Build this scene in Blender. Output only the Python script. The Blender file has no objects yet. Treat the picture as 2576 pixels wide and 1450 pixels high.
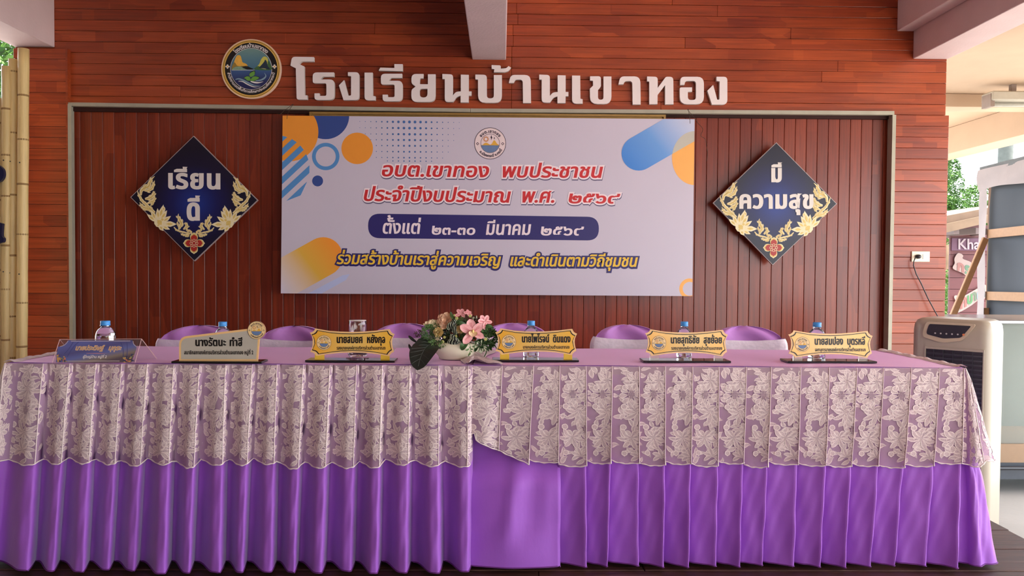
import bpy, bmesh, math, random
from math import pi, sin, cos, radians, atan2, sqrt
from mathutils import Vector, Matrix
from mathutils.geometry import tessellate_polygon
random.seed(7)
SC = bpy.context.scene
COL = SC.collection

# ------------------------------------------------------------------ camera
FPX = 1900.0
YAW, PITCH, ROLL = radians(0.8), radians(1.45), radians(0.40)
CAM = Vector((0.0, -5.2, 1.12))
_f = Vector((sin(YAW)*cos(PITCH), cos(YAW)*cos(PITCH), -sin(PITCH)))
_r0 = Vector((cos(YAW), -sin(YAW), 0.0))
_u0 = _r0.cross(_f)
_u = _u0*cos(ROLL) - _r0*sin(ROLL)
_r = _r0*cos(ROLL) + _u0*sin(ROLL)
_cd = bpy.data.cameras.new('camera'); _cd.sensor_width = 36.0; _cd.lens = FPX/2576*36
_cd.clip_end = 300; _cd.clip_start = 0.05
cam = bpy.data.objects.new('camera', _cd); COL.objects.link(cam)
cam.matrix_world = Matrix.Translation(CAM) @ Matrix((_r, _u, -_f)).transposed().to_4x4()
SC.camera = cam

# ------------------------------------------------------------------ world, sun, exposure
SC.view_settings.view_transform = 'Standard'; SC.view_settings.look = 'None'
SC.view_settings.gamma = 1.0; SC.view_settings.exposure = 2.05
SC.view_settings.use_curve_mapping = False
w = bpy.data.worlds.new('sky'); SC.world = w; w.use_nodes = True
wn = w.node_tree.nodes; wl = w.node_tree.links
bg = wn['Background']
sky = wn.new('ShaderNodeTexSky'); sky.sky_type = 'NISHITA'; sky.sun_disc = False
sky.sun_elevation = radians(62); sky.sun_rotation = radians(104); sky.air_density = 1.0; sky.dust_density = 3.0; sky.ozone_density = 1.0
mxs = wn.new('ShaderNodeMixRGB'); mxs.inputs[0].default_value = 0.55; mxs.inputs[2].default_value = (9.0, 9.6, 10.0, 1)
wl.new(sky.outputs[0], mxs.inputs[1]); wl.new(mxs.outputs[0], bg.inputs[0]); bg.inputs[1].default_value = 0.25
sd = bpy.data.lights.new('sun', 'SUN'); sd.energy = 4.5; sd.angle = radians(1.0); sd.color = (1.0, 0.94, 0.84)
sun = bpy.data.objects.new('sun', sd); COL.objects.link(sun)
_sdir = Vector((sin(radians(104))*cos(radians(62)), cos(radians(104))*cos(radians(62)), sin(radians(62))))
sun.rotation_euler = _sdir.to_track_quat('Z', 'Y').to_euler(); sun.location = (6, -6, 9)

# ------------------------------------------------------------------ pixel -> point on a real plane
def ray(px, py):
    return _f + _r*((px-1288)/FPX) - _u*((py-725)/FPX)
def PY(px, py, Y=0.0):
    d = ray(px, py); return CAM + d*((Y-CAM.y)/d.y)
def PZ(px, py, Z):
    d = ray(px, py); return CAM + d*((Z-CAM.z)/d.z)

# ------------------------------------------------------------------ materials
def srgb(r, g, b):
    f = lambda c: (c/255/12.92) if c/255 <= 0.04045 else ((c/255+0.055)/1.055)**2.4
    return (f(r), f(g), f(b), 1.0)
MATS = {}
def new_mat(name):
    m = bpy.data.materials.new(name); m.use_nodes = True
    return m, m.node_tree.nodes, m.node_tree.links, m.node_tree.nodes['Principled BSDF']
def mat(name, col, rough=0.6, var=0.08, scale=20, bump=0.0, bscale=60, metal=0.0, spec=0.5, alpha=1.0, trans=0.0, ior=1.45, sheen=0.0, stretch=(1, 1, 1), coat=0.0, obj_rand=0.0, subs=0.0):
    if name in MATS: return MATS[name]
    m, n, l, p = new_mat(name)
    c = srgb(*col)
    tc = n.new('ShaderNodeTexCoord'); mp = n.new('ShaderNodeMapping'); mp.inputs['Scale'].default_value = stretch
    l.new(tc.outputs['Object'], mp.inputs[0])
    nz = n.new('ShaderNodeTexNoise'); nz.inputs['Scale'].default_value = scale; nz.inputs['Detail'].default_value = 3
    l.new(mp.outputs[0], nz.inputs[0])
    mr = n.new('ShaderNodeMapRange'); mr.inputs['To Min'].default_value = 1-var*1.6; mr.inputs['To Max'].default_value = 1+var*1.6
    l.new(nz.outputs[0], mr.inputs[0])
    mul = n.new('ShaderNodeVectorMath'); mul.operation = 'SCALE'; mul.inputs[0].default_value = c[:3]
    l.new(mr.outputs[0], mul.inputs['Scale'])
    out = mul.outputs[0]
    if obj_rand:
        oi = n.new('ShaderNodeObjectInfo'); mr2 = n.new('ShaderNodeMapRange')
        mr2.inputs['To Min'].default_value = 1-obj_rand; mr2.inputs['To Max'].default_value = 1+obj_rand
        l.new(oi.outputs['Random'], mr2.inputs[0])
        m2 = n.new('ShaderNodeVectorMath'); m2.operation = 'SCALE'; l.new(out, m2.inputs[0]); l.new(mr2.outputs[0], m2.inputs['Scale']); out = m2.outputs[0]
    l.new(out, p.inputs['Base Color'])
    p.inputs['Roughness'].default_value = rough; p.inputs['Metallic'].default_value = metal
    p.inputs['Specular IOR Level'].default_value = spec; p.inputs['IOR'].default_value = ior
    p.inputs['Transmission Weight'].default_value = trans; p.inputs['Alpha'].default_value = alpha
    p.inputs['Sheen Weight'].default_value = sheen; p.inputs['Coat Weight'].default_value = coat
    if subs: p.inputs['Subsurface Weight'].default_value = subs; p.inputs['Subsurface Scale'].default_value = 0.01
    if bump:
        nb = n.new('ShaderNodeTexNoise'); nb.inputs['Scale'].default_value = bscale; nb.inputs['Detail'].default_value = 4
        l.new(mp.outputs[0], nb.inputs[0])
        b = n.new('ShaderNodeBump'); b.inputs['Strength'].default_value = bump; b.inputs['Distance'].default_value = 0.004
        l.new(nb.outputs[0], b.inputs['Height']); l.new(b.outputs[0], p.inputs['Normal'])
    MATS[name] = m; return m

def ramp_mat(name, p0, p1, stops, radial=False, rough=0.5, spec=0.4):
    """colour printed on the sheet as a gradient between two points of the sheet itself (or out from p0)"""
    m, n, l, p = new_mat(name)
    tc = n.new('ShaderNodeTexCoord')
    sub = n.new('ShaderNodeVectorMath'); sub.operation = 'SUBTRACT'; sub.inputs[1].default_value = p0
    l.new(tc.outputs['Object'], sub.inputs[0])
    d = Vector(p1)-Vector(p0)
    if radial:
        ln = n.new('ShaderNodeVectorMath'); ln.operation = 'LENGTH'; l.new(sub.outputs[0], ln.inputs[0])
        mu = n.new('ShaderNodeMath'); mu.operation = 'MULTIPLY'; mu.inputs[1].default_value = 1/d.length; l.new(ln.outputs['Value'], mu.inputs[0]); fac = mu.outputs[0]
    else:
        dt = n.new('ShaderNodeVectorMath'); dt.operation = 'DOT_PRODUCT'; dt.inputs[1].default_value = d/d.length_squared
        l.new(sub.outputs[0], dt.inputs[0]); fac = dt.outputs['Value']
    cr = n.new('ShaderNodeValToRGB'); l.new(fac, cr.inputs[0])
    e = cr.color_ramp.elements
    e[0].position = stops[0][0]; e[0].color = srgb(*stops[0][1]); e[1].position = stops[-1][0]; e[1].color = srgb(*stops[-1][1])
    for s in stops[1:-1]:
        x = e.new(s[0]); x.color = srgb(*s[1])
    l.new(cr.outputs[0], p.inputs['Base Color']); p.inputs['Roughness'].default_value = rough; p.inputs['Specular IOR Level'].default_value = spec
    MATS[name] = m; return m

def wood_mat(name, base, alt, along='X', rough=0.42, rand=0.22, grain=0.25, patch=0.55, bump=0.25, worn=None):
    m, n, l, p = new_mat(name)
    tc = n.new('ShaderNodeTexCoord'); mp = n.new('ShaderNodeMapping')
    mp.inputs['Scale'].default_value = {'X': (1.2, 30, 30), 'Z': (30, 30, 1.2)}[along]
    l.new(tc.outputs['Object'], mp.inputs[0])
    oi = n.new('ShaderNodeObjectInfo')
    nz = n.new('ShaderNodeTexNoise'); nz.inputs['Scale'].default_value = 2.2; nz.inputs['Detail'].default_value = 5; l.new(mp.outputs[0], nz.inputs[0])
    ad = n.new('ShaderNodeVectorMath'); ad.operation = 'MULTIPLY_ADD'
    cx = n.new('ShaderNodeCombineXYZ'); l.new(oi.outputs['Random'], cx.inputs[0]); l.new(oi.outputs['Random'], cx.inputs[2])
    ad.inputs[1].default_value = (37, 0, 23)
    l.new(cx.outputs[0], ad.inputs[0]); l.new(tc.outputs['Object'], ad.inputs[2])
    n2 = n.new('ShaderNodeTexVoronoi'); n2.inputs['Scale'].default_value = 1.0; n2.distance = 'CHEBYCHEV'; n2.inputs['Randomness'].default_value = .85
    mp2 = n.new('ShaderNodeMapping'); mp2.inputs['Scale'].default_value = {'X': (2.6, 3, 5.0), 'Z': (5.0, 3, 1.4)}[along]
    l.new(ad.outputs[0], mp2.inputs[0]); l.new(mp2.outputs[0], n2.inputs[0])
    sp = n.new('ShaderNodeSeparateColor'); l.new(n2.outputs['Color'], sp.inputs[0])
    n3 = n.new('ShaderNodeTexNoise'); n3.inputs['Scale'].default_value = 1.1; n3.inputs['Detail'].default_value = 2; l.new(tc.outputs['Object'], n3.inputs[0])
    mx = n.new('ShaderNodeMixRGB'); mx.inputs[1].default_value = srgb(*base); mx.inputs[2].default_value = srgb(*alt)
    ma = n.new('ShaderNodeMath'); ma.operation = 'MULTIPLY'; ma.inputs[1].default_value = patch; l.new(sp.outputs[0], ma.inputs[0])
    mb_ = n.new('ShaderNodeMath'); mb_.operation = 'ADD'; l.new(ma.outputs[0], mb_.inputs[0])
    mc = n.new('ShaderNodeMapRange'); mc.inputs['From Min'].default_value = .35; mc.inputs['From Max'].default_value = .7; mc.inputs['To Max'].default_value = 0.4; l.new(n3.outputs[0], mc.inputs[0]); l.new(mc.outputs[0], mb_.inputs[1])
    l.new(mb_.outputs[0], mx.inputs[0])
    mr = n.new('ShaderNodeMapRange'); mr.inputs['From Min'].default_value = .3; mr.inputs['From Max'].default_value = .7; mr.inputs['To Min'].default_value = 1-grain; mr.inputs['To Max'].default_value = 1+grain; l.new(nz.outputs[0], mr.inputs[0])
    mo = n.new('ShaderNodeMapRange'); mo.inputs['To Min'].default_value = 1-rand; mo.inputs['To Max'].default_value = 1+rand; l.new(oi.outputs['Random'], mo.inputs[0])
    mm = n.new('ShaderNodeMath'); mm.operation = 'MULTIPLY'; l.new(mr.outputs[0], mm.inputs[0]); l.new(mo.outputs[0], mm.inputs[1])
    sc = n.new('ShaderNodeVectorMath'); sc.operation = 'SCALE'; l.new(mx.outputs[0], sc.inputs[0]); l.new(mm.outputs[0], sc.inputs['Scale'])
    out = sc.outputs[0]
    if worn:
        nw = n.new('ShaderNodeTexNoise'); nw.inputs['Scale'].default_value = 3.0; nw.inputs['Detail'].default_value = 8; nw.inputs['Roughness'].default_value = .75
        l.new(mp.outputs[0], nw.inputs[0])
        rr = n.new('ShaderNodeMapRange'); rr.inputs['From Min'].default_value = .56; rr.inputs['From Max'].default_value = .7; l.new(nw.outputs[0], rr.inputs[0])
        mw = n.new('ShaderNodeMixRGB'); mw.inputs[2].default_value = srgb(*worn); l.new(rr.outputs[0], mw.inputs[0]); l.new(out, mw.inputs[1]); out = mw.outputs[0]
    l.new(out, p.inputs['Base Color']); p.inputs['Roughness'].default_value = rough
    b = n.new('ShaderNodeBump'); b.inputs['Strength'].default_value = bump; b.inputs['Distance'].default_value = 0.002
    l.new(nz.outputs[0], b.inputs['Height']); l.new(b.outputs[0], p.inputs['Normal'])
    MATS[name] = m; return m

# ------------------------------------------------------------------ mesh building
def wloc(o):
    v = Vector((0, 0, 0))
    while o: v += o.location; o = o.parent
    return v
class MB:
    def __init__(s): s.V = []; s.F = []; s.M = []
    def add(s, vs, fs, m=0):
        k = len(s.V); s.V.extend(tuple(v) for v in vs)
        s.F.extend(tuple(i+k for i in f) for f in fs); s.M.extend([m]*len(fs)); return s
    def box(s, x0, x1, y0, y1, z0, z1, m=0):
        return s.add([(x0,y0,z0),(x1,y0,z0),(x1,y1,z0),(x0,y1,z0),(x0,y0,z1),(x1,y0,z1),(x1,y1,z1),(x0,y1,z1)],
                     [(0,3,2,1),(4,5,6,7),(0,1,5,4),(1,2,6,5),(2,3,7,6),(3,0,4,7)], m)
    def obox(s, c, ax, ay, az, m=0):
        c = Vector(c); ax, ay, az = Vector(ax), Vector(ay), Vector(az)
        vs = [c+ax*i+ay*j+az*k for k in (-1,1) for i, j in ((-1,-1),(1,-1),(1,1),(-1,1))]
        return s.add(vs, [(0,3,2,1),(4,5,6,7),(0,1,5,4),(1,2,6,5),(2,3,7,6),(3,0,4,7)], m)
    def bar(s, a, b, w, h=None, up=(0,0,1), m=0):
        a, b = Vector(a), Vector(b); h = h or w; d = b-a; z = d.normalized(); x = z.cross(Vector(up))
        if x.length < 1e-4: x = z.cross(Vector((0,1,0)))
        x.normalize(); y = x.cross(z)
        return s.obox((a+b)/2, x*w/2, y*h/2, d/2, m)
    def tube(s, pts, r, n=8, m=0, cap=True):
        pts = [Vector(p) for p in pts]; rs = r if isinstance(r, (list, tuple)) else [r]*len(pts)
        k = len(s.V); prev = None
        for i, p in enumerate(pts):
            t = (pts[min(i+1, len(pts)-1)]-pts[max(i-1, 0)]).normalized()
            x = t.cross(Vector((0,0,1))) if prev is None else prev - t*prev.dot(t)
            if x.length < 1e-3: x = t.cross(Vector((0,1,0)))
            x.normalize(); prev = x; y = t.cross(x)
            for j in range(n):
                a = 2*pi*j/n; s.V.append(tuple(p + (x*cos(a)+y*sin(a))*rs[i]))
        for i in range(len(pts)-1):
            for j in range(n):
                a, b = k+i*n+j, k+i*n+(j+1)%n; s.F.append((a, b, b+n, a+n)); s.M.append(m)
        if cap:
            s.F.append(tuple(range(k+n-1, k-1, -1))); s.F.append(tuple(range(len(s.V)-n, len(s.V)))); s.M += [m, m]
        return s
    def lathe(s, prof, n=24, c=(0,0,0), sx=1, sy=1, m=0, wob=None):
        k = len(s.V)
        for i, (r, z) in enumerate(prof):
            for j in range(n):
                a = 2*pi*j/n; q = wob(a, z) if wob else 1
                s.V.append((c[0]+r*cos(a)*sx*q, c[1]+r*sin(a)*sy*q, c[2]+z))
        for i in range(len(prof)-1):
            for j in range(n):
                a, b = k+i*n+j, k+i*n+(j+1)%n; s.F.append((a, b, b+n, a+n)); s.M.append(m)
        if prof[0][0] > 1e-5: s.F.append(tuple(range(k+n-1, k-1, -1))); s.M.append(m)
        if prof[-1][0] > 1e-5: s.F.append(tuple(range(len(s.V)-n, len(s.V)))); s.M.append(m)
        return s
    def grid(s, fn, nu, nv, m=0, wrap=False):
        k = len(s.V)
        for j in range(nv+1):
            for i in range(nu+(0 if wrap else 1)): s.V.append(tuple(fn(i/nu, j/nv)))
        W = nu if wrap else nu+1
        for j in range(nv):
            for i in range(nu):
                a = k+j*W+i; b = k+j*W+(i+1)%W if wrap else a+1
                s.F.append((a, b, b+W, a+W)); s.M.append(m)
        return s
    def flat(s, loops, fn, m=0):
        """2-D outline (with holes) as a thin face placed by fn(x, y)"""
        tris = tessellate_polygon([[Vector((x, y, 0)) for x, y in lp] for lp in loops])
        return s.add([fn(x, y) for lp in loops for x, y in lp], tris, m)
    def slab(s, loops, fn, th, m=0, ms=None, drop=(0,1,0)):
        """2-D outline extruded by th behind fn(x, y)"""
        P = [Vector(fn(x, y)) for lp in loops for x, y in lp]; B = [p+Vector(drop)*th for p in P]
        tris = tessellate_polygon([[Vector((x, y, 0)) for x, y in lp] for lp in loops]); k = len(P)
        s.add(P+B, list(tris)+[(c+k, b+k, a+k) for a, b, c in tris], m)
        o = 0
        for lp in loops:
            L = len(lp)
            s.add([P[o+i] for i in range(L)]+[B[o+i] for i in range(L)], [(i, (i+1)%L, L+(i+1)%L, L+i) for i in range(L)], m if ms is None else ms)
            o += L
        return s
    def build(s, name, mats, parent=None, smooth=False, kind=None, label=None, at=None):
        base = wloc(parent) if parent else (Vector(at) if at is not None else Vector((0,0,0)))
        me = bpy.data.meshes.new(name)
        me.from_pydata([(v[0]-base.x, v[1]-base.y, v[2]-base.z) for v in s.V], [], s.F)
        mats = mats if isinstance(mats, (list, tuple)) else [mats]
        for q in mats: me.materials.append(q)
        if len(mats) > 1: me.polygons.foreach_set('material_index', s.M)
        if smooth: me.polygons.foreach_set('use_smooth', [True]*len(me.polygons))
        me.update()
        o = bpy.data.objects.new(name, me); COL.objects.link(o)
        if parent: o.parent = parent
        elif at is not None: o.location = at
        if kind: o['kind'] = kind
        if label: o['label'] = label
        return o
def fixn(o, angle=None):
    bm = bmesh.new(); bm.from_mesh(o.data); bmesh.ops.remove_doubles(bm, verts=bm.verts, dist=1e-6)
    bmesh.ops.recalc_face_normals(bm, faces=bm.faces); bm.to_mesh(o.data); bm.free(); return o
def bevel(o, w, seg=2):
    fixn(o); md = o.modifiers.new('bevel', 'BEVEL'); md.width = w; md.segments = seg; md.limit_method = 'ANGLE'; md.angle_limit = radians(35); return o
def tag(o, label, cat, group=None):
    o['label'] = label; o['category'] = cat
    if group: o['group'] = group
    return o
def thing(name, label, cat, loc=(0,0,0), group=None):
    o = bpy.data.objects.new(name, None); COL.objects.link(o); o.location = loc; o.empty_display_size = .05
    return tag(o, label, cat, group)
def structure(o, label=None):
    o['kind'] = 'structure'
    if label: o['label'] = label
    return o

# ------------------------------------------------------------------ lettering (built-in font glyphs, own spacing)
GLY = {}
def _raw(st):
    cu = bpy.data.curves.new('g', 'FONT'); cu.body = st; cu.resolution_u = 3
    o = bpy.data.objects.new('g', cu); me = o.to_mesh()
    r = ([(v.co.x, v.co.y) for v in me.vertices], [tuple(p.vertices) for p in me.polygons])
    o.to_mesh_clear(); bpy.data.objects.remove(o); bpy.data.curves.remove(cu); return r
_W0 = None
def glyph(c):
    global _W0
    if c in GLY: return GLY[c]
    if _W0 is None: xs = [v[0] for v in _raw('||')[0]]; _W0 = max(xs)-min(xs)
    xs = [v[0] for v in _raw('|'+c+'|')[0]]; bx = [v[0] for v in _raw('|')[0]]
    xr = max(xs); adv = (xr - min(bx)) - _W0
    V, F = _raw(c) if c != ' ' else ([], [])
    key = {}; rep = []; V2 = []
    for v in V:
        q = (round(v[0], 4), round(v[1], 4))
        if q not in key: key[q] = len(V2); V2.append(v)
        rep.append(key[q])
    F = [tuple(rep[i] for i in f) for f in F]; F = [f for f in F if len(set(f)) == len(f)]
    cnt = {}
    for f in F:
        for a, b in zip(f, f[1:]+f[:1]): cnt[(a, b)] = 1
    nxt = {}
    for a, b in cnt:
        if (b, a) not in cnt: nxt.setdefault(a, []).append(b)
    loops = []
    while nxt:
        a = next(iter(nxt)); lp = [a]; cur = a
        while cur in nxt:
            b = nxt[cur].pop()
            if not nxt[cur]: del nxt[cur]
            if b == a: break
            lp.append(b); cur = b
        if len(lp) > 2: loops.append(lp)
    GLY[c] = (V2, F, loops, adv); return GLY[c]
ABOVE = 'ิีึืั็'; TONE = '่้๊๋์'; BELOW = 'ุู'; TALL = 'ปฝฟฬ'
def layout(st, track=0.0):
    x = 0; out = []; prev = ''; base = ''
    for ch in st:
        V, F, L, adv = glyph(ch)
        if ch in ABOVE+TONE+BELOW:
            dx = -0.14 if (base in TALL and ch not in BELOW) else 0
            dy = 0.135 if (ch in TONE and prev in ABOVE) else 0
            out.append((ch, x-track+dx, dy))
        else:
            out.append((ch, x, 0)); x += adv+track; base = ch
        prev = ch
    return out, x-track
def text2d(mb, fn, st, x0, y0, W, H, shear=0.0, ex=0.0, ey=None, slope=0.0, track=0.0, m=0):
    """lettering in a y-down 2-D frame: left end x0, baseline y0, total width W, consonant height H; ex/ey thicken"""
    ey = ex if ey is None else ey
    lay, w = layout(st, track); sx = W/w; sy = H/0.558
    for ch, gx, gy in lay:
        V, F, L, adv = glyph(ch)
        tr = lambda x, y: (x0+(gx+x)*sx+shear*(gy+y)*sy, y0-(gy+y)*sy+slope*(gx+x)*sx)
        P = [tr(*v) for v in V]
        mb.add([fn(*p) for p in P], F, m)
        if ex: ribbon(mb, fn, [[P[i] for i in lp] for lp in L], ex, ey, m)
    return sx
def ribbon(mb, fn, loops, ex, ey, m=0):
    for lp in loops:
        q = [lp[0]]
        for p in lp[1:]:
            if abs(p[0]-q[-1][0])+abs(p[1]-q[-1][1]) > 1e-5: q.append(p)
        n = len(q)
        if n < 3: continue
        a, b = [], []
        for i in range(n):
            p0, p1, p2 = Vector(q[i-1]), Vector(q[i]), Vector(q[(i+1)%n])
            d1 = (p1-p0).normalized(); d2 = (p2-p1).normalized()
            n1 = Vector((-d1.y, d1.x)); n2 = Vector((-d2.y, d2.x)); s = n1+n2
            if s.length < .2: s = n1
            s.normalize(); k = min(1.6, 1/max(.3, s.dot(n1)))
            a.append(tuple(p1+Vector((s.x*ex*k, s.y*ey*k)))); b.append(tuple(p1-s*.02*ex))
        _RC[0] += 1
        for i in range(n):      # each rim piece sits a hair above the last, so none coincide
            j = (i+1) % n; lift = Vector((0, -(2e-5*(1+i % 7)+1.5e-4*(_RC[0] % 2)), 0))
            mb.add([Vector(fn(*p))+lift for p in (a[i], a[j], b[j], b[i])], [(0, 1, 2, 3)], m)
_RC = [0]
def arctext(mb, fn, st, cx, cy, R, a0, a1, H, ex=0.0, inner=False, m=0, track=.04, slim=1.0):
    """lettering along a circle, angles in degrees clockwise from the top (y-down frame)"""
    lay, w = layout(st, track); sy = H/0.558
    for ch, gx, gy in lay:
        V, F, L, adv = glyph(ch)
        mid = max(adv, 0)/2 if adv > .05 else -.25
        t = (gx+mid)/w; a = radians(a0+(a1-a0)*t)
        def tr(x, y):
            u = (x-mid)*sy*slim; v = (gy+y)*sy
            if not inner: r = R+v; return (cx+r*sin(a)+u*cos(a), cy-r*cos(a)+u*sin(a))
            r = R-v; return (cx+r*sin(a)-u*cos(a), cy-r*cos(a)-u*sin(a))
        P = [tr(*v) for v in V]; mb.add([fn(*p) for p in P], F, m)
        if ex: ribbon(mb, fn, [[P[i] for i in lp] for lp in L], ex, ex, m)
def circ(cx, cy, r, n=40, a0=0, a1=360, ry=None):
    ry = r if ry is None else ry
    k = n if a1-a0 == 360 else n+1
    return [(cx+r*cos(radians(a0+(a1-a0)*i/n)), cy+ry*sin(radians(a0+(a1-a0)*i/n))) for i in range(k)]
def rounded(pts, seg=4):
    """polygon with optional corner radius as third item"""
    out = []; n = len(pts)
    for i, p in enumerate(pts):
        if len(p) < 3: out.append(p); continue
        A, B, C = Vector(pts[i-1][:2]), Vector(p[:2]), Vector(pts[(i+1)%n][:2])
        u, v = A-B, C-B; r = min(p[2], u.length*.49, v.length*.49)
        s, e = B+u.normalized()*r, B+v.normalized()*r
        for k in range(seg+1):
            t = k/seg; q = s*(1-t)**2+B*2*t*(1-t)+e*t*t; out.append((q.x, q.y))
    return out
def smooth_poly(pts, seg=5, closed=True):
    """Catmull-Rom through the points"""
    n = len(pts); out = []
    rng = range(n) if closed else range(n-1)
    for i in rng:
        g = (lambda k: pts[k%n]) if closed else (lambda k: pts[min(max(k, 0), n-1)])
        p0, p1, p2, p3 = g(i-1), g(i), g(i+1), g(i+2)
        for k in range(seg):
            t = k/seg
            out.append(tuple(.5*((2*p1[j])+(-p0[j]+p2[j])*t+(2*p0[j]-5*p1[j]+4*p2[j]-p3[j])*t*t+(-p0[j]+3*p1[j]-3*p2[j]+p3[j])*t**3) for j in range(2)))
    if not closed: out.append(tuple(pts[-1]))
    return out
def stroke2(pts, w0, w1=None, tip=False):
    """tapered band along 2-D points -> outline"""
    L, R = [], []; n = len(pts)
    for i, p in enumerate(pts):
        a, b = pts[max(i-1, 0)], pts[min(i+1, n-1)]; d = Vector((b[0]-a[0], b[1]-a[1])).normalized(); q = Vector((-d.y, d.x))
        t = i/(n-1); w = (w0+(w1-w0)*t if w1 is not None else w0)/2
        if tip: w = max(w0*(sin(pi*min(1, t*.85+.15)))/2, .05)
        L.append((p[0]+q.x*w, p[1]+q.y*w)); R.append((p[0]-q.x*w, p[1]-q.y*w))
    return L+R[::-1]

# ================================================================== THE SETTING
M_wallH = wood_mat('wood_red_horizontal', (118, 41, 21), (188, 86, 40), 'X', rand=.07, rough=.30, bump=.12, patch=.36)
M_wallV = wood_mat('wood_red_vertical', (106, 33, 18), (142, 57, 30), 'Z', rand=.08, rough=.30, bump=.12)
M_wallB = mat('wood_gap', (52, 18, 12), .8, .1)
M_floor = wood_mat('floor_boards', (74, 44, 34), (58, 32, 26), 'X', rough=.5, rand=.15, grain=.4, patch=.5, bump=.9, worn=(128, 104, 88))
M_pink = mat('pink_plaster', (212, 186, 184), .75, .05, 6, bump=.35, bscale=70)
M_cream = mat('cream_plaster', (186, 158, 132), .8, .04, 5, bump=.2, bscale=60)
M_conc = mat('concrete_ground', (168, 164, 158), .85, .08, 3, bump=.4, bscale=30)
M_steel = mat('grey_painted_angle', (170, 164, 146), .55, .1, 12, bump=.2, bscale=50, metal=.2)

# ground and stage
g = MB().box(-40, 40, -30, 45, -.55, -.35).build('ground', M_conc); structure(g, 'pale concrete ground around the stage')
SX0, SX1, SY0 = -3.9, 2.215, -4.6
fl = MB().box(SX0, SX1, SY0, .1, -.33, -.036).build('floor', M_wallB); structure(fl, 'low wooden stage of dark worn boards')
yj1 = PZ(2530, 1381, 0).y; yj2 = PZ(2530, 1436, 0).y; bw = yj1-yj2
k0 = yj2
while k0-bw > SY0: k0 -= bw
y = k0
while y < .0:
    x = SX0; cut = random.uniform(-1.5, 1.5)
    for x0, x1 in ((SX0, cut), (cut, SX1+random.uniform(-.012, .012))):
        y1 = min(y+bw-.007, .05)
        o = MB().box(x0+.001, x1-.001, y, y1, -.035, random.uniform(-.002, 0.0)).build('floor_board', M_floor, fl); bevel(o, .003, 1)
    y += bw
# back wall: horizontal boards above the frame
zt0 = PY(551, 245, 0).z; pit = (PY(551, 26.2, 0).z-zt0)/8
RF = -16.0   # roof stretched far forward, out of view, to cut light from the front
XL, XR = PY(38, 121, 0).x, PY(2381, 200, 0).x
ztrim = PY(1200, 281, 0).z; CEIL = 3.32
wb = MB().box(XL, XR, .075, .2, -.05, CEIL).box(XL, XR, .018, .075, ztrim-.02, CEIL).build('wall_back', M_wallB)
structure(wb, 'red-brown boarded stage wall, horizontal boards above a framed panel of vertical boards')
k = -1; xm = PY(1287, 200, 0).x
while zt0+k*pit < CEIL-.01:
    z0 = max(zt0+k*pit, ztrim-.015); z1 = min(zt0+(k+1)*pit, CEIL)
    cuts = [XL, xm+(0 if k < 5 else random.uniform(-.05, .05)), XR]
    if k % 3 == 0: cuts.insert(1, random.uniform(-2.4, -.8))
    if k % 3 != 1: cuts.insert(-1, random.uniform(.8, 2.5))
    for a, b in zip(cuts, cuts[1:]):
        o = MB().box(a+.0006, b-.0006, random.uniform(-.0008, .0008), .018, z0+.0010, z1-.0010).build('plank', M_wallH, wb); bevel(o, .002, 1)
    k += 1
# vertical boards inside the frame
YV = .045
xa, xb = PY(203, 520, YV).x, PY(2219, 520, YV).x; nv = 72; pv = (xb-xa)/nv
xl, xr = PY(182, 520, 0).x-.02, PY(2238, 520, 0).x+.02
x = xa-2*pv; vm = None
while x < xr:
    x0, x1 = max(x, xl), min(x+pv, xr)
    if x1-x0 > .01:
        if abs(x1-x0-pv) < 1e-6 and vm is not None:
            o = bpy.data.objects.new('plank', vm); COL.objects.link(o); o.parent = wb; o.location = (x0, 0, 0)
            md = o.modifiers.new('bevel', 'BEVEL'); md.width = .002; md.segments = 1; md.limit_method = 'ANGLE'
        else:
            m_ = MB().box(.0011, x1-x0-.0011, YV, .075, .0, ztrim-.005); o = m_.build('plank', M_wallV, wb); o.location = (x0, 0, 0); bevel(o, .002, 1)
            if abs(x1-x0-pv) < 1e-6: vm = o.data
    x += pv
# horizontal lip boards under / beside the frame recess
# left boarded pillar
YL = -.036
pl0, pl1 = PY(37, 500, YL).x, PY(173, 500, YL).x
ztl = PY(120, 122, YL).z
zz = PY(120, 317.4, YL).z; pp = (zz-PY(120, 300+1381/3.153, YL).z)/15
wlf = MB().box(pl0, pl1-.012, YL+.016, .07, -.04, ztl).build('wall_left', M_wallB); structure(wlf, 'boarded pillar standing forward at the left of the stage wall')
z = zz
while z > 0: z -= pp
while z < ztl:
    o = MB().box(pl0, pl1-.013, YL, YL+.016, max(z, 0)+.001, min(z+pp, ztl)-.001).build('plank', M_wallH, wlf); bevel(o, .0015, 1); z += pp
o = MB().box(pl1-.013, pl1, YL-.003, .0, 0, ztl).build('corner_strip', M_wallH, wlf)
# right boarded strip
YRt = -.03
pr0, pr1 = PY(2249, 500, YRt).x, PY(2383, 500, YRt).x
ztr = PY(2316, 289.6, YRt).z; pr = (ztr-PY(2316, 280+1377/2.59, YRt).z)/19
wr = MB().box(pr0, pr1-.002, YRt+.016, .07, -.04, ztr).build('wall_right', M_wallB); structure(wr, 'boarded strip at the right end of the stage wall')
z = ztr
while z > 0:
    o = MB().box(pr0, pr1, YRt, YRt+.016, max(z-pr, 0)+.001, z-.001).build('plank', M_wallH, wr); bevel(o, .0015, 1); z -= pr
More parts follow.
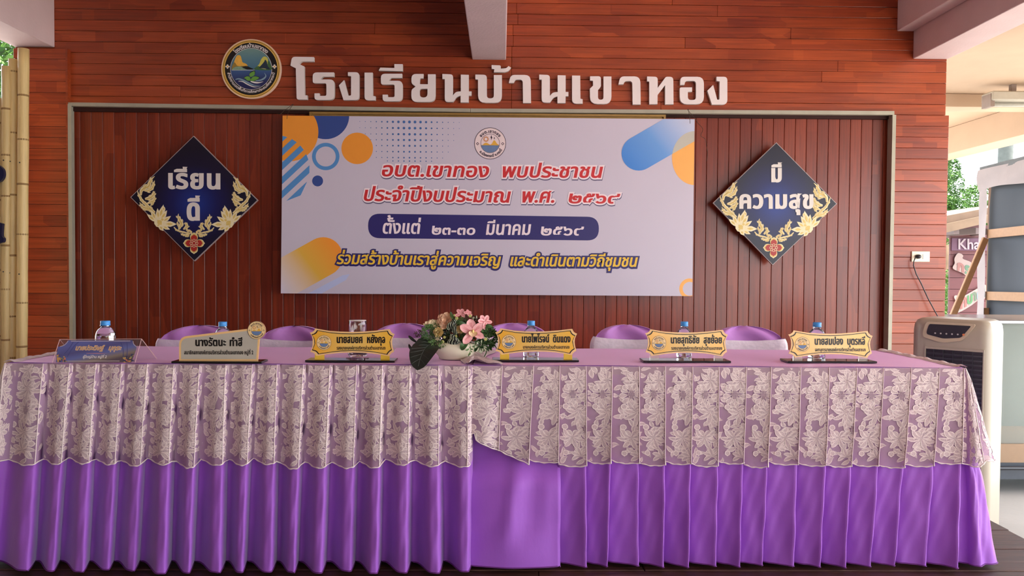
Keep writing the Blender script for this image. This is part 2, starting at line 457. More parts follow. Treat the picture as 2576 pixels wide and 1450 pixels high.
# grey angle trims
def pslab(pts, Y, th): return MB().slab([pts], lambda x, y: PY(x, y, Y), th)
o = pslab([(169, 257.5), (1183, 273), (1183, 282), (169, 266.5)], -.034, .034).build('trim_1', M_steel); structure(fixn(o), 'grey steel angle along the top of the frame, left length')
o = pslab([(1184, 273), (2250, 279.5), (2250, 289), (1184, 282)], -.034, .034).build('trim_2', M_steel); structure(fixn(o), 'grey steel angle along the top of the frame, right length')
zb = lambda px: 0
for nm, xa_, xb_, lab in (('trim_3', 169.5, 178, 'left'), ('trim_4', 2241, 2250, 'right')):
    A = PY(xa_, 268 if lab == 'left' else 289, -.034); B = PY(xb_, 500, -.034)
    if lab == 'left':
        q0, q1 = PY(170, 500, YL-.008).x, PY(179.5, 500, YL-.008).x
        o = MB().box(pl1+.0005, pl1+.024, YL-.006, YL, 0, PY(170, 262, YL).z).box(pl1+.0005, pl1+.004, YL, .03, 0, PY(170, 262, YL).z).build(nm, M_steel)
    else: o = MB().box(PY(2241, 500, -.034).x, PY(2250, 500, -.034).x, -.036, .03, 0, A.z).build(nm, M_steel)
    structure(o, 'grey steel angle down the %s side of the frame' % lab)
# beams
def beam(name, x0, x1, z0, z1, y0, y1, m, lab):
    o = MB().box(x0, x1, y0, y1, z0, z1).build(name, m); bevel(o, .006, 2); return structure(o, lab)
zc = PY(1230, 151, 0).z
beam('ceiling_beam', PY(1188, 150, 0).x, PY(1273, 150, 0).x, zc, CEIL, RF, -.001, M_pink, 'pale pink concrete beam over the middle of the stage')
XB0, XB1 = PY(2296, 150, 0).x, PY(2384, 150, 0).x
beam('ceiling_beam', XB0, XB1, PY(2340, 149, 0).z, 2.9, RF, -.001, M_pink, 'pale concrete beam at the right edge of the stage roof')
zA = PY(2258, 79, 0).z
beam('ceiling_beam', PY(2256, 79, 0).x, XB0-.001, zA, CEIL, RF, -.001, M_pink, 'pink upper beam beside the right edge beam')
XLB0, XLB1 = PY(38, 121, 0).x, PY(138.5, 121, 0).x
beam('ceiling_beam', XLB0, XLB1, PY(137, 120, 0).z, CEIL, RF, -.001, M_pink, 'pale pink concrete beam over the left end of the stage')
o = MB().box(-6.6, XB1, RF, .2, CEIL, CEIL+.12).build('ceiling', M_pink); structure(o, 'pale concrete roof slab over the stage, extended unseen to block light')  # slab widened to the left and front, out of view, so light comes from the right
o = MB().box(-6.6, -6.45, RF, -.9, -.35, CEIL).build('wall_left', mat('added_hall_wall', (104, 74, 58), .8, .06, 3)); structure(o, 'plain unseen side wall added left of the stage to block light')  # out of view, added to keep the left side dark
o = MB().box(-6.6, XB1, RF-.15, RF, -.35, CEIL).build('wall_front_added', MATS['added_hall_wall']); structure(o, 'plain unseen end wall added behind the viewer to block light')  # out of view, added to shut off light from the front
# outer roof to the right
o = MB().box(XB1+.001, 5.25, RF, 5.6, 2.72, 2.84).build('ceiling', M_cream); structure(o, 'cream soffit of the covered way right of the stage')
beam('ceiling_beam', 4.95, 5.25, 2.43, 2.719, RF, 5.6, M_cream, 'cream edge beam of the covered way')
beam('ceiling_beam', XB1+.001, 4.949, 2.60, 2.719, 1.55, 1.75, M_cream, 'low cross beam under the cream soffit')

# ================================================================== SCHOOL NAME IN CUT-OUT LETTERS
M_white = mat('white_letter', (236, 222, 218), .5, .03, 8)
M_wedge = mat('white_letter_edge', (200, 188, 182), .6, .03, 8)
def z2(p): return tuple([500+p[0]/3.626, 60+p[1]/3.625]+[r/3.626 for r in p[2:]])
def z3(p): return tuple([1100+p[0]/3.22, p[1]/3.22]+[r/3.22 for r in p[2:]])
G_SARAO = [(1050,303),(1050,344),(935,343,12),(914,366),(962,388),(966,652),(990,652),(990,691),(893,691,20),(885,405),(836,381),(850,300,30)]
G_RO = [(1233,443),(1233,482),(1130,482,10),(1112,507),(1238,507,45),(1238,695,50),(1055,695,45),(1055,634),(1102,634),(1102,657,10),(1164,657,15),(1164,542,15),(1040,542,20),(1038,443,40)]
G_NGO = [(1360,441),(1464,441,35),(1464,696,40),(1320,696),(1278,562),(1326,512),(1366,655),(1389,655,12),(1389,478),(1360,474)]
G_E = [(1512,445),(1586,445),(1588,658),(1612,661),(1612,698),(1512,698,35)]
G_II = [(1784,367),(1860,368),(1860,432),(1641,426),(1656,399),(1784,403)]
G_YO = [(2050,457),(2050,497),(2018,497,10),(2015,550,10),(2090,551),(2090,460),(2160,460),(2160,713,60),(1938,713,60),(1940,600,20),(1978,572),(1940,545,20),(1940,457,45)]
G_YOH = [(2015,592,20),(2015,672,35),(2086,672,35),(2086,592)]
G_NO = [(2222,457),(2319,461,25),(2319,652),(2345,620,20),(2390,616),(2390,463),(2463,465),(2463,616),(2488,616),(2488,655),(2463,655),(2462,718),(2388,717),(2388,655),(2352,668,15),(2320,713),(2244,713,30),(2244,503),(2222,503)]
G_BO = [(308,604),(402,606,28),(402,797,25),(458,797,25),(458,608),(524,608),(524,833,60),(330,833,60),(330,645),(308,642)]
G_THO = [(440,527),(515,530,15),(515,556),(560,552,10),(578,535),(598,548),(575,577,12),(545,585),(458,585),(463,560),(440,557)]
G_AA = [(580,672),(594,607,40),(757,607,50),(760,835),(695,835),(692,645,25),(632,645,15),(620,672)]
G_E2 = [(1092,612),(1158,613),(1160,800),(1178,804),(1178,840),(1092,840,35)]
G_KHO = [(1238,618),(1326,618,22),(1326,702,12),(1302,730),(1302,808,25),(1347,808,25),(1347,620),(1411,620),(1411,843,60),(1237,843,60),(1237,718),(1262,694),(1262,655),(1238,652)]
G_TO = [(1700,620),(1786,622,25),(1786,712),(1852,622,12),(1912,622,50),(1914,846),(1846,846),(1846,690),(1785,770),(1784,845),(1718,845),(1718,662),(1700,658)]
G_OO = [(1968,688),(1970,622,50),(2160,622,55),(2160,845,60),(1965,845,60),(1965,708,12),(2064,708),(2064,744),(2030,744),(2030,810,25),(2096,810,25),(2096,656,25),(2010,656,15),(2002,688)]
G_NGO2 = [(2262,622),(2350,622,30),(2350,848,40),(2225,848),(2188,735),(2235,688),(2268,808),(2286,808,10),(2288,660),(2262,655)]
sh = lambda g, dx, dy: [(p[0]+dx, p[1]+dy)+tuple(p[2:]) for p in g]
signs = [([G_SARAO], z2, 'tall hooked white wall letter at the left start of the sign, beside the round emblem'),
 ([G_RO], z2, 'S-shaped white wall letter, second of the sign, right of the tall hooked letter'),
 ([G_NGO], z2, 'white wall letter with a slanted left arm, third of the sign'),
 ([G_E], z2, 'single upright white wall letter with a foot, fourth of the sign'),
 ([sh(G_RO, 622, 12)], z2, 'S-shaped white wall letter under a loose bar-shaped vowel mark'),
 ([G_II], z2, 'white bar-shaped vowel mark above the second S-shaped letter'),
 ([G_YO, G_YOH], z2, 'white wall letter with a closed square hole and a notched left side'),
 ([G_NO], z2, 'white wall letter with crossing foot, left of the cup letter with the tone mark'),
 ([G_BO], z3, 'white cup-shaped wall letter under the curled tone mark'),
 ([G_THO], z3, 'small curled white tone mark under the middle ceiling beam'),
 ([G_AA], z3, 'hook-shaped white wall letter right of the curled tone mark'),
 ([[(p[0]+785, p[1]+5)+tuple(p[2:]) for p in [((q[0]/3.626+500-1100)*3.22, (q[1]/3.625+60)*3.22)+tuple(q[2:]) for q in G_NO]]], z3, 'white wall letter with crossing foot, right of the first hook letter'),
 ([G_E2], z3, 'single upright white wall letter with a foot, in the right half of the sign'),
 ([G_KHO], z3, 'white cup-shaped wall letter with a pinched left stem'),
 ([sh(G_AA, 888, 12)], z3, 'hook-shaped white wall letter in the right half, left of the two-legged letter'),
 ([G_TO], z3, 'two-legged white wall letter with a diagonal between its stems'),
 ([G_OO], z3, 'white ring-shaped wall letter, second from the right end of the sign'),
 ([G_NGO2], z3, 'white wall letter with a slanted left arm, last at the right end of the sign')]
for gl, fz, lab in signs:
    loops = [rounded([fz(p) for p in g_]) for g_ in gl]
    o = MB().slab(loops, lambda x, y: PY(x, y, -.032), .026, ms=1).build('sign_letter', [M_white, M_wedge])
    fixn(o); tag(o, lab, 'letter', 'cut-out letters of the school name')

# ================================================================== ROUND SCHOOL EMBLEM
E_ = lambda x, y: (540+x/8.53, 90+y/8.53)
ex, ey = E_(783, 712)
def em(dy): return lambda x, y: PY(*E_(x, y), -.03-dy)
def emr(dy): return lambda x, y: PY(x, y, -.03-dy)
EM = thing('round_emblem', 'round school emblem with gold rim, islands and green leaves, left of the sign letters', 'emblem', PY(ex, ey, -.015))
M_gold = mat('gold_print', (226, 178, 84), .45, .04); M_black = mat('black_print', (22, 20, 20), .45, .05); M_wp = mat('white_print', (232, 224, 218), .5, .02)
o = MB().slab([circ(ex, ey, 75.2, 64)], emr(0), .02).build('disc', mat('cream_acrylic', (236, 200, 176), .4, .02), EM); fixn(o)
b = MB()
b.flat([circ(ex, ey, 72.6, 64)], emr(.0008)).build('gold_rim', M_gold, EM)
MB().flat([circ(ex, ey, 70.6, 64), circ(ex, ey, 69.6, 64)], emr(.0014)).build('rim_line', M_black, EM)
MB().flat([circ(ex, ey, 66.2, 64)], emr(.0014)).build('black_band', M_black, EM)
MB().flat([circ(ex, ey, 52.6, 64)], emr(.002)).build('inner_ring', M_wp, EM)
c0, c1 = PY(ex, ey-52, -.03), PY(ex, ey+52, -.03)
oo = c0-wloc(EM); oe = c1-wloc(EM)
seaz = E_(0, 738)[1]; fr = (seaz-(ey-52))/104
MB().flat([circ(ex, ey, 51.6, 64)], emr(.0026)).build('picture', ramp_mat('emblem_sky', oo, oe, [(0, (118,150,142)), (fr*.5, (88,128,142)), (fr-.01, (72,112,136)), (fr+.01, (60,92,140)), (.8, (38,44,92)), (1, (30,34,80))]), EM)
def poly(nm, pts, dy, m, par, sm=True, f=None, seg=4):
    q = smooth_poly(pts, seg) if sm else pts
    return MB().flat([q], f(dy)).build(nm, m, par)
hill = [(362,725),(375,660),(405,600),(440,500),(475,430),(525,415),(560,440),(585,530),(600,570),(650,590),(690,615),(705,650),(640,655),(560,650),(480,690),(400,725)]
poly('hill', hill, .0032, mat('hill_yellow', (236, 178, 72), .5, .12, 60), EM, f=em)
poly('hill_shade', [(362,728),(380,640),(420,572),(455,600),(480,640),(560,655),(700,640),(640,668),(480,690),(420,728)], .0038, mat('hill_olive', (150, 124, 56), .5, .1, 60), EM, f=em)
poly('hill_foot', [(380,735),(420,680),(500,662),(570,668),(620,700),(690,728),(560,736)], .0042, mat('hill_foot', (128, 158, 132), .5, .2, 60), EM, f=em)
poly('hill_shadow', [(590,668),(700,655),(760,680),(835,718),(700,722),(640,700)], .0044, M_black, EM, f=em)
poly('hill', [(865,725),(900,670),(960,600),(990,520),(1040,455),(1090,448),(1135,480),(1150,540),(1190,600),(1212,700),(1190,735),(1000,700),(920,690)], .0032, mat('hill_lime', (204, 196, 92), .5, .12, 60), EM, f=em)
poly('hill_shade', [(865,728),(880,680),(930,650),(970,668),(1000,700),(1100,720),(1140,560),(1160,540),(1200,620),(1210,735)], .0036, mat('hill_green', (66, 104, 60), .5, .1, 60), EM, f=em)
poly('hill_shadow', [(955,690),(1010,620),(1060,560),(1085,515),(1120,560),(1135,640),(1190,725),(1060,700)], .004, mat('hill_navy', (34, 50, 66), .5, .1, 60), EM, f=em)
poly('horizon_line', [(365,736),(860,734),(860,742),(365,742)], .0046, M_wp, EM, sm=False, f=em)
M_leafg = mat('print_green', (104, 158, 66), .5, .08, 80)
for pts in ([(768,885),(745,840),(765,800),(850,762),(858,830),(825,865)], [(768,965),(700,960),(665,925),(632,905),(690,872),(745,880),(765,915)], [(775,970),(790,910),(840,875),(905,878),(955,905),(905,940),(850,970)]):
    poly('leaf_outline', [(768+(x-768)*1.07+2, 900+(y-900)*1.12-4) for x, y in pts], .005, mat('print_dark', (20, 26, 46), .5), EM, f=em)
    poly('leaf', pts, .0056, M_leafg, EM, f=em)
for pts, w0, mm in (([(445,940),(520,925),(620,960),(760,1030),(860,1065),(980,1062)], 34, mat('wave_blue', (132, 160, 176), .5)), ([(510,975),(600,985),(700,1040),(820,1092),(900,1098),(990,1080)], 22, M_wp),
                ([(770,978),(850,1000),(940,1008),(1050,985)], 34, M_wp), ([(880,965),(980,955),(1060,915),(1098,860),(1062,790)], 36, mat('wave_blue', (132, 160, 176), .5))):
    MB().flat([stroke2(smooth_poly(pts, 5, False), w0, tip=True)], em(.0052)).build('wave', mm, EM)
for px in (276, 1284):
    q = MB()
    for dx, dy in ((0,-28),(28,0),(0,28),(-28,0)): q.flat([circ(px+dx, 662+dy, 19, 10)], em(.002))
    q.build('flower_mark', M_wp, EM); MB().flat([circ(px, 662, 22, 4)], em(.0026)).build('flower_heart', M_gold, EM)
q = MB(); arctext(q, emr(.0024), 'โรงเรียนบ้านเขาทอง', ex, ey, 54.6, -45, 45, 7.0, ex=.35); q.build('lettering', M_wp, EM)
q = MB(); arctext(q, emr(.0024), 'สำนักงานเขตพื้นที่การศึกษาประถมศึกษากระบี่', ex, ey, 60.5, 261, 99, 5.0, ex=.25, inner=True); q.build('lettering', M_wp, EM)

# ================================================================== GOLD FRAME BEHIND THE BANNER
M_gf = mat('gold_frame', (168, 132, 74), .4, .12, 30, metal=.35)
q = thing('picture_frame', 'gold moulded picture frame showing above the banner top edge', 'picture frame', PY(1226, 500, .03))
for i, (o0, o1, dep) in enumerate(((0, 5.5, .06), (5.5, 10, .045), (10, 15, .06), (15, 22, .035))):
    ol = [(778+o0, 281+o0), (1675-o0, 288.5+o0), (1675-o0, 715-o0), (778+o0, 710-o0)]; il = [(778+o1, 281+o1), (1675-o1, 288.5+o1), (1675-o1, 715-o1), (778+o1, 710-o1)]
    fixn(MB().slab([ol, il], lambda x, y, d=dep: PY(x, y, .044-d), dep-.001).build('moulding', M_gf, q))
fixn(MB().slab([[(800, 303), (1653, 311), (1653, 693), (800, 688)]], lambda x, y: PY(x, y, .03), .013).build('backing', mat('frame_backing', (120, 96, 70), .8), q))

# ================================================================== BANNER
YBN = -.07
BN = thing('banner', 'large white printed banner with Thai lettering hanging on the wall', 'banner', PY(1226, 520, YBN))
bq = [(711, 291), (1747.5, 300), (1741.5, 745.5), (706.5, 738.5)]
def bedge(u, v):
    a = Vector(bq[0]).lerp(Vector(bq[1]), u); b_ = Vector(bq[3]).lerp(Vector(bq[2]), u); return a.lerp(b_, v)
M_ban = mat('banner_vinyl', (204, 194, 208), .38, .015, 3, bump=.06, bscale=4, spec=.5)
fixn(MB().slab([bq], lambda x, y: PY(x, y, YBN), .022).build('sheet', M_ban, BN))
def bf(dy): return lambda x, y: PY(x, y, YBN-dy)
M_or = mat('print_orange', (240, 152, 52), .4, .02); M_nb = mat('print_navy_blue', (52, 76, 142), .4, .02); M_lb = mat('print_light_blue', (84, 142, 200), .4, .02); M_nv = mat('print_navy', (44, 38, 104), .4, .02)
def clipped(pts, poly_):
    """keep print inside the sheet (Sutherland-Hodgman)"""
    out = list(pts); n = len(poly_)
    for i in range(n):
        a, b_ = Vector(poly_[i]), Vector(poly_[(i+1)%n]); e = b_-a
        ins = lambda p: e.x*(p[1]-a.y)-e.y*(p[0]-a.x) >= 0
        src, out = out, []
        for j in range(len(src)):
            p, c = src[j-1], src[j]
            if ins(c) != ins(p):
                d = Vector(c)-Vector(p); den = e.x*d.y-e.y*d.x
                t = -(e.x*(p[1]-a.y)-e.y*(p[0]-a.x))/den; out.append((p[0]+d.x*t, p[1]+d.y*t))
            if ins(c): out.append(c)
        if not out: return None
    return out
def bprint(nm, pts, dy, m):
    q = clipped(pts, bq)
    if q: return MB().flat([q], bf(dy)).build(nm, m, BN)
bprint('printed_disc', circ(729, 332, 72, 48, ry=74), .0006, M_or)
# blue disc right of it (behind the orange)
def circ_minus(cx, cy, r, ox, oy, orr, n=64): return [p for p in circ(cx, cy, r, n) if (p[0]-ox)**2+(p[1]-oy)**2 > orr**2]
bprint('printed_disc', circ(819, 291, 59.5, 48), .0004, M_nb)
bprint('printed_disc', circ(898.5, 373.5, 39.7, 40), .0006, M_or)
MB().flat([circ(819.5, 394, 34.5, 40), circ(819.5, 394, 25.2, 40)], bf(.0006)).build('printed_ring', M_lb, BN)
bprint('printed_disc', circ(799, 455.5, 13.8, 24), .0006, M_nb)
# striped disc, lower left of the orange one
sc_, sr_ = (694, 425), 85
for off in range(-3, 4):
    # stripes run up to the right at about 41 degrees
    d = Vector((cos(radians(-43)), sin(radians(-43)))); nrm = Vector((-d.y, d.x))
    c0_ = Vector(sc_)+nrm*(off*26.0+6)
    h = sr_**2-((off*26.0+6)**2)
    if h <= 0: continue
    L = sqrt(h); pts = []
    for sgn in (-1, 1):
        dd = off*26.0+6+sgn*7.0; hh = sqrt(max(sr_**2-dd**2, 1))
        pts += [Vector(sc_)+nrm*dd-d*hh, Vector(sc_)+nrm*dd+d*hh][::(1 if sgn < 0 else -1)]
    cc = [tuple(p) for p in pts]
    area = sum(cc[i-1][0]*cc[i][1]-cc[i][0]*cc[i-1][1] for i in range(4))
    bprint('printed_stripe', cc, .001, M_lb)
# dots
q = MB()
rows = [(306, .0, 0, 19), (321.5, 0, 0, 19), (337, 0, 1, 18), (351.5, 0, 2, 18), (366, 0, 3, 17), (381, 0, 3, 17), (396, 0, 3, 16), (404.5, 0, 5, 14)]
for ri, (yy, _, a_, b_) in enumerate(rows):
    for k_ in range(a_, b_):
        cxd = 905+k_*13.9; s = 3.0*math.exp(-((k_-9)/5.2)**2)*(1-ri*.09)+.75
        q.flat([circ(cxd, yy+k_*.12, s, 8)], bf(.0006))
q.build('printed_dots', mat('print_teal', (70, 110, 170), .4), BN, kind='stuff')
# blue capsule upper right, orange disc, overlap
def P_(a): return PY(a[0], a[1], YBN)-wloc(BN)
cap_m = ramp_mat('capsule_blue', P_((1590, 420)), P_((1735, 300)), [(0, (72, 136, 214)), (.45, (110, 160, 222)), (1, (205, 208, 228))])
R_ = 43.5; ca = Vector((1607, 386)); dd = Vector((cos(radians(-30)), sin(radians(-30)))); nn = Vector((-dd.y, dd.x))
capp = [tuple(ca+Vector((cos(radians(a)), sin(radians(a))))*R_) for a in range(60, 241, 10)] + [tuple(ca+dd*230-nn*R_), tuple(ca+dd*230+nn*R_)]
od = circ(1748, 398, 57.5, 48, ry=68)
bprint('printed_disc', od, .0006, mat('print_orange_light', (252, 180, 92), .4, .02))
bprint('printed_capsule', capp, .0010, cap_m)
def inter(a, b_):
    ar = sum(b_[i-1][0]*b_[i][1]-b_[i][0]*b_[i-1][1] for i in range(len(b_)))
    return clipped(a, b_ if ar > 0 else b_[::-1])
ov = inter(od, capp)
if ov: bprint('printed_overlap', ov, .0014, mat('print_khaki', (196, 190, 176), .4, .02))
# orange ring lower right
rr = circ(1735, 727, 26, 40); ri = circ(1735, 727, 17.5, 40)
a_ = clipped(rr, bq); q = MB()
for i in range(40):
    quad = clipped([rr[i], rr[(i+1)%40], ri[(i+1)%40], ri[i]], bq)
    if quad and len(quad) > 2: q.add([bf(.0006)(*p) for p in quad], [tuple(range(len(quad)))])
q.build('printed_ring', mat('print_orange_light', (252, 180, 92), .4, .02), BN)
# orange capsule lower left with pale one under it
R2 = 49; cb = Vector((813, 646)); d2 = Vector((-cos(radians(29)), sin(radians(29)))); n2_ = Vector((-d2.y, d2.x))
cap2 = [tuple(cb+Vector((cos(radians(a)), sin(radians(a))))*R2) for a in range(-119, 62, 10)] + [tuple(cb+d2*260-n2_*R2), tuple(cb+d2*260+n2_*R2)]
if sum(cap2[i-1][0]*cap2[i][1]-cap2[i][0]*cap2[i-1][1] for i in range(len(cap2))) < 0: cap2 = cap2[::-1]
cap2 = [tuple(cb+Vector((cos(radians(a)), sin(radians(a))))*R2) for a in range(-119, 62, 10)] + [tuple(cb+Vector((cos(radians(61)), sin(radians(61))))*R2+d2*260), tuple(cb+Vector((cos(radians(-119)), sin(radians(-119))))*R2+d2*260)]
bprint('printed_capsule', cap2, .0006, ramp_mat('capsule_orange', P_((700, 720)), P_((840, 615)), [(0, (222, 212, 224)), (.2, (226, 204, 190)), (.55, (226, 176, 66)), (1, (244, 150, 46))]))
cap3 = [(745, 744), (760, 735), (842, 690), (868, 668), (872, 680), (858, 700), (800, 744)]
bprint('printed_capsule', [(765, 744), (862, 693), (880, 690), (870, 705), (800, 744)], .0003, mat('print_pale_blue', (190, 198, 232), .4, .01))
# words
def words(st, x0, y0, W, H, sl, dy, layers, shear=.2, track=.0, ey_k=.6, low=None):
    for i, (m_, e_, ox, oy, nm) in enumerate(layers):
        q = MB(); text2d(q, bf(dy+i*.0005), st, x0+ox, y0+oy, W, H, shear=shear, ex=e_, ey=e_*ey_k if e_ < 2.6 else e_, slope=sl, track=track); q.build(nm, m_, BN)
M_red = mat('print_red', (204, 44, 48), .4, .02); M_shade = mat('print_shadow', (96, 88, 118), .4); M_hal = mat('print_halo', (244, 226, 230), .4)
LR = [(M_shade, 5.2, .5, 2.4, 'lettering_shadow'), (M_hal, 4.8, 0, 0, 'lettering_outline'), (M_red, 1.5, 0, 0, 'lettering')]
words('อบต.เขาทอง', 957, 443, 272, 27, .010, .001, LR)
words('พบประชาชน', 1259, 446, 256, 27, .004, .001, LR)
words('ประจำปีงบประมาณ', 911, 505, 372, 27, .012, .001, LR)
words('พ.ศ.', 1309, 509, 86, 27, .008, .001, LR)
words('๒๕๖๙', 1427, 511, 128, 22, .006, .001, LR)
pill = rounded([(926, 537.5, 33), (1506.5, 546, 33), (1506.5, 605.5, 33), (926, 599.5, 33)], 8)
MB().flat([pill], bf(.0006)).build('printed_pill', M_nv, BN)
LW = [(M_hal, 1.2, 0, 0, 'lettering')]
words('ตั้งแต่', 960, 587.5, 97, 26, .006, .0012, LW, shear=.12)
words('๒๓-๓๐', 1084, 590, 112, 20, .006, .0012, LW, shear=.12)
words('มีนาคม', 1220, 590.5, 115, 26, .002, .0012, LW, shear=.12)
words('๒๕๖๙', 1358, 592, 108, 20, .002, .0012, LW, shear=.12)
M_yel = mat('print_yellow', (240, 196, 62), .4, .04, 40)
LY = [(M_nv, 5.0, .2, .8, 'lettering_outline'), (M_yel, 1.1, 0, 0, 'lettering')]
words('ร่วมสร้างบ้านเราสู่ความเจริญ', 846, 664, 412, 23, .012, .0016, LY)
words('และดำเนินตามวิถีชุมชน', 1280, 669.5, 322, 23, .005, .0016, LY)

# council emblem, reused on the banner and the name plates
def council(par, fn, cx, cy, r, body=(236, 214, 214), thick=True, tone='a'):
    """fn(x, y, lift) in a y-down frame"""
    mb_ = mat('council_body_'+tone, body, .4, .02); ink = mat('council_ink', (46, 32, 52), .45); sea = mat('council_sea', (120, 146, 186) if tone == 'a' else (96, 148, 172), .45); hill_ = mat('council_hill', (226, 172, 66), .45)
    F = lambda k: (lambda x, y: fn(cx+x*r, cy+y*r, k*.0004))
    t = thing if False else None
    MB().flat([circ(0, 0, 1, 48)], F(1)).build('emblem_rim', ink, par)
    MB().flat([circ(0, 0, .965, 48)], F(2)).build('emblem_body', mb_, par)
    q = MB().flat([circ(0, 0, .605, 40), circ(0, 0, .58, 40)], F(3)); q.build('emblem_ring', ink, par)
    low = [(cos(a)*.575, sin(a)*.575) for a in [radians(13+i*154/20) for i in range(21)]]
    MB().flat([low], F(3)).build('emblem_sea', sea, par)
    q = MB()
    for i in range(-5, 6):
        x = i*.1; h = sqrt(max(.575**2-x*x, 0))
        if h > .15: q.flat([[(x-.008, .13), (x+.008, .13), (x+.008, h), (x-.008, h)]], F(4))
    for j in range(5):
        yy = .19+j*.085; h = sqrt(.575**2-yy*yy)
        q.flat([[(-h, yy-.008), (h, yy-.008), (h, yy+.008), (-h, yy+.008)]], F(4))
    q.flat([[(-.58, .115), (.58, .115), (.58, .14), (-.58, .14)]], F(4)); q.build('emblem_waves', mat('council_lines', (84, 100, 140), .45), par)
    MB().flat([smooth_poly([(-.56,.11),(-.45,.08),(-.38,.0),(-.27,-.04),(-.15,-.01),(-.05,.06),(.08,.1),(.0,.115)], 4)], F(4)).flat([smooth_poly([(.02,.11),(.12,.0),(.2,-.15),(.26,-.2),(.34,-.13),(.44,.02),(.56,.11),(.3,.118)], 4)], F(4)).build('emblem_hill', hill_, par)
    q = MB().flat([circ(-.26, -.27, .155, 20), circ(-.26, -.27, .1, 20)], F(4))
    for i in range(14):
        a = 2*pi*i/14; q.flat([[(-.26+cos(a-.08)*.165, -.27+sin(a-.08)*.165), (-.26+cos(a)*.215, -.27+sin(a)*.215), (-.26+cos(a+.08)*.165, -.27+sin(a+.08)*.165)]], F(4))
    q.build('emblem_sun', mat('council_sun', (206, 130, 74), .45), par)
    q = MB()
    for bx, by, s in ((.09, -.36, 1), (.27, -.32, .6)):
        q.flat([[(bx-.01*s, by-.17*s), (bx+.025*s, by-.03*s), (bx+.06*s, by), (bx+.015*s, by+.05*s), (bx-.03*s, by+.17*s), (bx-.025*s, by+.03*s), (bx-.07*s, by)]], F(4))
    q.build('emblem_birds', ink, par)
    q = MB()
    for px in (-.79, .79): q.flat([circ(px, .02, .1, 4), circ(px, .02, .055, 4)], F(3))
    q.build('emblem_marks', ink, par, kind='stuff')
    q = MB(); arctext(q, F(3), 'อบต.เขาทอง', 0, 0, .68, -56, 56, .135, ex=.012); q.build('emblem_lettering', ink, par)
    q = MB(); arctext(q, F(3), 'อ.เมืองกระบี่ จ.กระบี่', 0, 0, .86, 232, 118, .12, ex=.009, inner=True); q.build('emblem_lettering', ink, par)
council(BN, lambda x, y, k: PY(x, y, YBN-.0005-k), 1233, 361, 40, tone='a')
# hanging wires
M_wire = mat('thin_wire', (70, 54, 44), .5)
def wire(lab, pts, yy=-.1, r=.0016):
    P = [PY(x, y, yy+random.uniform(-.01, .01)) for x, y in smooth_poly(pts, 4, False)]
    o = MB().tube(P, r, 5).build('wire', M_wire); tag(o, lab, 'wire')
wire('thin loose wire at the upper left corner of the banner', [(696,286),(706,287),(714,279),(724,272),(732,266),(738,262),(730,273),(726,282),(723,290),(722,299)])
wire('thin loose wire hanging down right of the banner', [(1729,275),(1736,284),(1746,295),(1756,310),(1768,325),(1763,342),(1774,350),(1777,366),(1780,385),(1778,405)])
wire('short wire hook over the top right corner of the banner', [(1731,274),(1733,284),(1735,296),(1736,311)])

